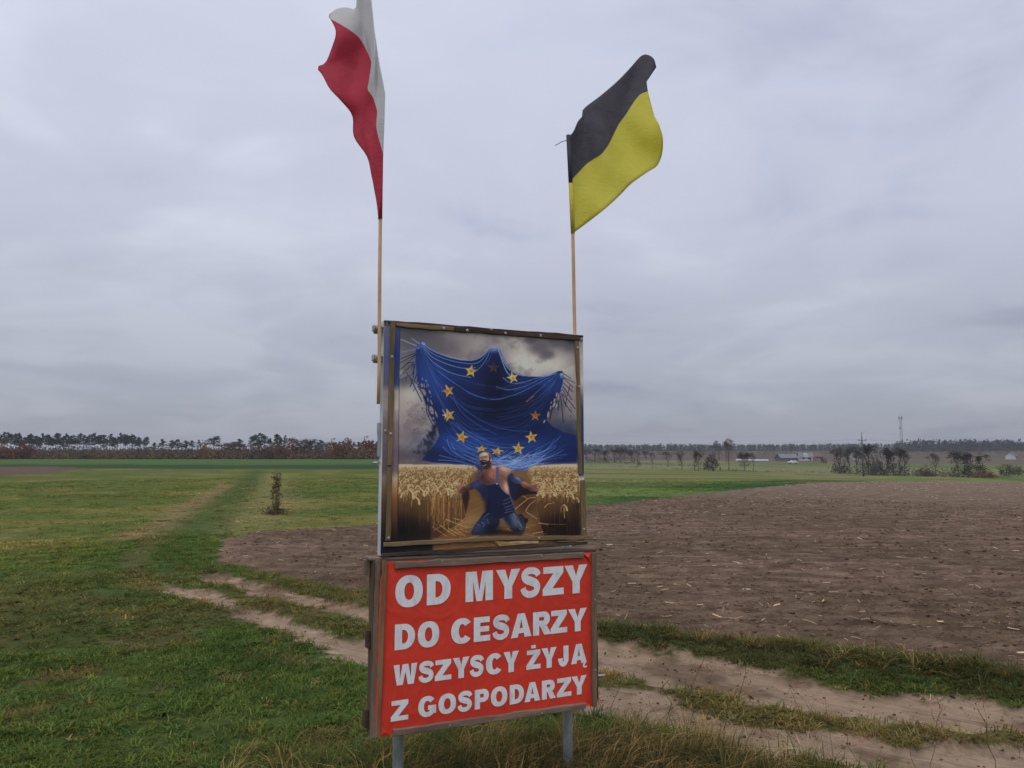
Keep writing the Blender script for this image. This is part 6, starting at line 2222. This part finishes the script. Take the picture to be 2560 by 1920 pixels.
# lattice radio mast
dm_ = 620.0
q = ray(2256, 1130)
mx_, my_ = q.x / q.y * dm_, dm_
z = float(base_height(np.array([mx_]), np.array([my_]))[0])
RM = tag(empty('radio_mast', (mx_, my_, z)), 'tall lattice radio mast with antennas on top on the right skyline', 'radio mast')
mh = at(2251, 1044, my_).z - z
M_LAT = noisy('mast_steel', (0.16, 0.16, 0.18), (0.26, 0.26, 0.28), 2.0)
V, F = [], []
corner = [(math.cos(a), math.sin(a)) for a in (0.5, 2.6, 4.7)]
def mp(k, t):
    w_ = 1.5 - 0.75 * t
    return Vector((corner[k % 3][0] * w_, corner[k % 3][1] * w_, mh * t))
for k in range(3):
    limb(V, F, mp(k, 0), mp(k, 1), 0.14, 0.11, 5)
mobj('mast_legs', V, F, M_LAT, RM)
V, F = [], []
nb_ = 22
for j in range(nb_):
    for k in range(3):
        limb(V, F, mp(k, j / nb_), mp(k + 1, (j + 1) / nb_), 0.06, 0.06, 3)
        limb(V, F, mp(k, j / nb_), mp(k + 1, j / nb_), 0.05, 0.05, 3)
tag(mobj('lattice', V, F, M_LAT, RM), kind='stuff')
for k in range(3):
    c = corner[k]
    bm_obj('antenna_panel', box_mesh(c[0] * 1.5 - 0.35, c[0] * 1.5 + 0.35, c[1] * 1.5 - 0.2, c[1] * 1.5 + 0.2, mh - 1.6, mh + 1.0, 0.05), M_LAT, RM)
tube('dish', [(-1.5, -0.6, mh * 0.72), (-1.5, -1.0, mh * 0.72)], 0.75, M_LAT, RM, 10)
tube('top_rod', [(0, 0, mh - 1), (0, 0, mh + 1.6)], 0.08, M_LAT, RM, 5)

# farm buildings
M_WALLW = noisy('white_render', (0.50, 0.50, 0.51), (0.62, 0.62, 0.62), 1.5)
M_ROOFG = noisy('grey_roof', (0.16, 0.16, 0.18), (0.24, 0.24, 0.26), 2.0)
M_ROOFB = noisy('brown_roof', (0.13, 0.09, 0.08), (0.2, 0.14, 0.12), 2.0)
M_GLASS = noisy('window_glass', (0.03, 0.035, 0.04), (0.06, 0.065, 0.075), 2.0, rough=0.15, spec=0.5)
M_TAN = noisy('tan_render', (0.26, 0.20, 0.16), (0.34, 0.27, 0.22), 1.5)
M_WALLG = noisy('grey_shed_wall', (0.12, 0.12, 0.13), (0.18, 0.18, 0.19), 1.5)


def house(name, label, u, d, w_, dep, wall_h, roof_h, wall, roof, rz=0.1, windows=2, door=True, dormer=False):
    q = ray(u, 1130)
    x, y = q.x / q.y * d, d
    z = float(base_height(np.array([x]), np.array([y]))[0])
    o = tag(empty(name, (x, y, z), rz), label, 'building' if name != 'farm_shed' else 'shed')
    V = [(-w_ / 2, -dep / 2, -0.5), (w_ / 2, -dep / 2, -0.5), (w_ / 2, dep / 2, -0.5), (-w_ / 2, dep / 2, -0.5),
         (-w_ / 2, -dep / 2, wall_h), (w_ / 2, -dep / 2, wall_h), (w_ / 2, dep / 2, wall_h), (-w_ / 2, dep / 2, wall_h), (-w_ / 2, 0, wall_h + roof_h), (w_ / 2, 0, wall_h + roof_h)]
    mobj('wall', V, [(0, 1, 5, 4), (1, 2, 6, 9, 5), (2, 3, 7, 6), (3, 0, 4, 8, 7)], wall, o)
    e, t = 0.45, 0.18
    k = roof_h / (dep / 2)
    V = []
    for s in (-1, 1):
        for (yy, zz_) in ((dep / 2 + e, wall_h - e * k), (0, wall_h + roof_h)):
            for xx in (-w_ / 2 - e, w_ / 2 + e):
                V.append((xx, s * yy, zz_ + 0.05))
                V.append((xx, s * yy, zz_ + 0.05 + t))
    F = []
    for b in (0, 8):
        F += [(b + 1, b + 3, b + 7, b + 5), (b, b + 4, b + 6, b + 2), (b, b + 2, b + 3, b + 1), (b, b + 1, b + 5, b + 4), (b + 2, b + 6, b + 7, b + 3)]
    rf = mobj('roof', V, F, roof, o)
    if dormer:
        V = [(-1.2, -dep / 2 - 0.1, wall_h - 0.2), (1.2, -dep / 2 - 0.1, wall_h - 0.2), (1.2, -dep / 2 - 0.1, wall_h + 1.5), (0, -dep / 2 - 0.1, wall_h + 2.4), (-1.2, -dep / 2 - 0.1, wall_h + 1.5),
             (-1.2, 0, wall_h - 0.2), (1.2, 0, wall_h - 0.2), (1.2, 0, wall_h + 1.5), (0, 0, wall_h + 2.4), (-1.2, 0, wall_h + 1.5)]
        mobj('dormer', V, [(0, 1, 2, 3, 4), (1, 6, 7, 2), (2, 7, 8, 3), (3, 8, 9, 4), (4, 9, 5, 0)], wall, rf)
    for i in range(windows):
        xx = -w_ / 2 + w_ * (i + 0.7) / (windows + 0.4)
        f = bm_obj('window', box_mesh(xx - 0.65, xx + 0.65, -dep / 2 - 0.06, -dep / 2 + 0.05, wall_h * 0.35, wall_h * 0.35 + 1.3), M_WALLW, o)
        bm_obj('pane', box_mesh(xx - 0.55, xx + 0.55, -dep / 2 - 0.09, -dep / 2 - 0.05, wall_h * 0.35 + 0.1, wall_h * 0.35 + 1.2), M_GLASS, f)
    if door:
        xx = w_ / 2 - 1.3
        bm_obj('door', box_mesh(xx - 0.5, xx + 0.5, -dep / 2 - 0.07, -dep / 2 + 0.05, 0.05, 2.1), M_ROOFB, o)
    bm_obj('chimney', box_mesh(w_ * 0.2 - 0.35, w_ * 0.2 + 0.35, -0.35, 0.35, wall_h + roof_h * 0.7, wall_h + roof_h + 0.9), M_TAN, rf)
    return o


house('farm_shed', 'long grey roofed shed of the distant farm', 1966, 400, 9.5, 7, 1.7, 1.9, M_WALLG, M_ROOFG, 0.12, 2, True)
house('farm_house', 'white farm house with dormers beside the grey shed', 2012, 415, 7.0, 7, 1.9, 2.4, M_WALLW, M_ROOFG, -0.2, 2, True, True)
house('tan_house', 'low tan house right of the white farm house', 2040, 420, 5.0, 6, 2.2, 1.7, M_TAN, M_ROOFB, 0.15, 2, True)
house('white_house', 'lone white house at the far right below the forest', 2527, 430, 4.6, 5, 2.2, 1.9, M_WALLW, M_ROOFG, 0.8, 2, True)
house('hidden_house', 'pale house glimpsed between the trees of the grove', 2140, 430, 5.5, 6, 2.6, 2.0, M_WALLW, M_ROOFB, -0.1, 2, True)
# wrapped bales in a row by the farm
M_WRAP = noisy('bale_wrap', (0.55, 0.56, 0.57), (0.68, 0.68, 0.69), 2.0, rough=0.4, spec=0.4)
bale_me = None
for k in range(16):
    u = 1842 + k * 5.0
    d = 372 + 0.5 * (k % 3)
    q = ray(u, 1130)
    x, y = q.x / q.y * d, d
    z = float(base_height(np.array([x]), np.array([y]))[0])
    if bale_me is None:
        bm = bmesh.new()
        bmesh.ops.create_cone(bm, cap_ends=True, segments=14, radius1=0.62, radius2=0.62, depth=1.15, matrix=Matrix.Rotation(rad(90), 4, 'Y'))
        bmesh.ops.bevel(bm, geom=[e for e in bm.edges if len(e.link_faces) == 2 and any(len(f.verts) > 5 for f in e.link_faces)], offset=0.1, segments=2, affect='EDGES')
        bale_me = bpy.data.meshes.new('wrapped_bale')
        bm.to_mesh(bale_me)
        bm.free()
        bale_me.materials.append(M_WRAP)
    b = bpy.data.objects.new('wrapped_bale', bale_me)
    b.location = (x, y, z + 0.6)
    b.rotation_euler = (0, 0, rng.normal(0, 0.08))
    COL.objects.link(b)
    tag(b, 'white wrapped bale in the long white row left of the farm', 'bale', 'white wrapped bales in a row by the farm')
# parked white car by the shed
q = ray(1981, 1130)
cy_ = 330.0
cx_ = q.x / q.y * cy_
z = float(base_height(np.array([cx_]), np.array([cy_]))[0])
CAR = tag(empty('parked_car', (cx_, cy_, z), 0.05), 'white car parked before the grey shed', 'car')
prof = [(-2.1, 0.35), (-2.15, 0.8), (-1.9, 1.0), (-1.1, 1.05), (-0.5, 1.5), (0.9, 1.52), (1.6, 1.05), (2.0, 0.95), (2.1, 0.4)]
V = [(a, s * (0.85 if b < 1.1 else 0.68), b) for s in (-1, 1) for (a, b) in prof]
n = len(prof)
mobj('body', V, [(i, i + 1, n + i + 1, n + i) for i in range(n - 1)] + [tuple(range(n - 1, -1, -1)), tuple(range(n, 2 * n)), (0, n, 2 * n - 1, n - 1)], M_WRAP, CAR)
mobj('side_window', [(-0.98, -0.80, 1.1), (-0.45, -0.72, 1.44), (0.85, -0.72, 1.45), (1.4, -0.80, 1.1)], [(0, 3, 2, 1)], M_GLASS, CAR)
for a in (-1.35, 1.3):
    for s in (-0.8, 0.8):
        tube('wheel', [(a, s - 0.1, 0.32), (a, s + 0.1, 0.32)], 0.32, M_GLASS, CAR, 12)

# ================================================================== AIR
M_AIR = bpy.data.materials.new('air')
M_AIR.use_nodes = True
M_AIR.node_tree.nodes.clear()
_o = M_AIR.node_tree.nodes.new('ShaderNodeOutputMaterial')
_v = M_AIR.node_tree.nodes.new('ShaderNodeVolumePrincipled')
_v.inputs['Color'].default_value = (0.93, 0.95, 1.0, 1)
_v.inputs['Density'].default_value = 0.0002
_v.inputs['Anisotropy'].default_value = 0.0
M_AIR.node_tree.links.new(_v.outputs[0], _o.inputs['Volume'])
tag(bm_obj('haze', box_mesh(-4200, 4200, -4200, 4200, -6.0, 45.0), M_AIR, None), kind='stuff')
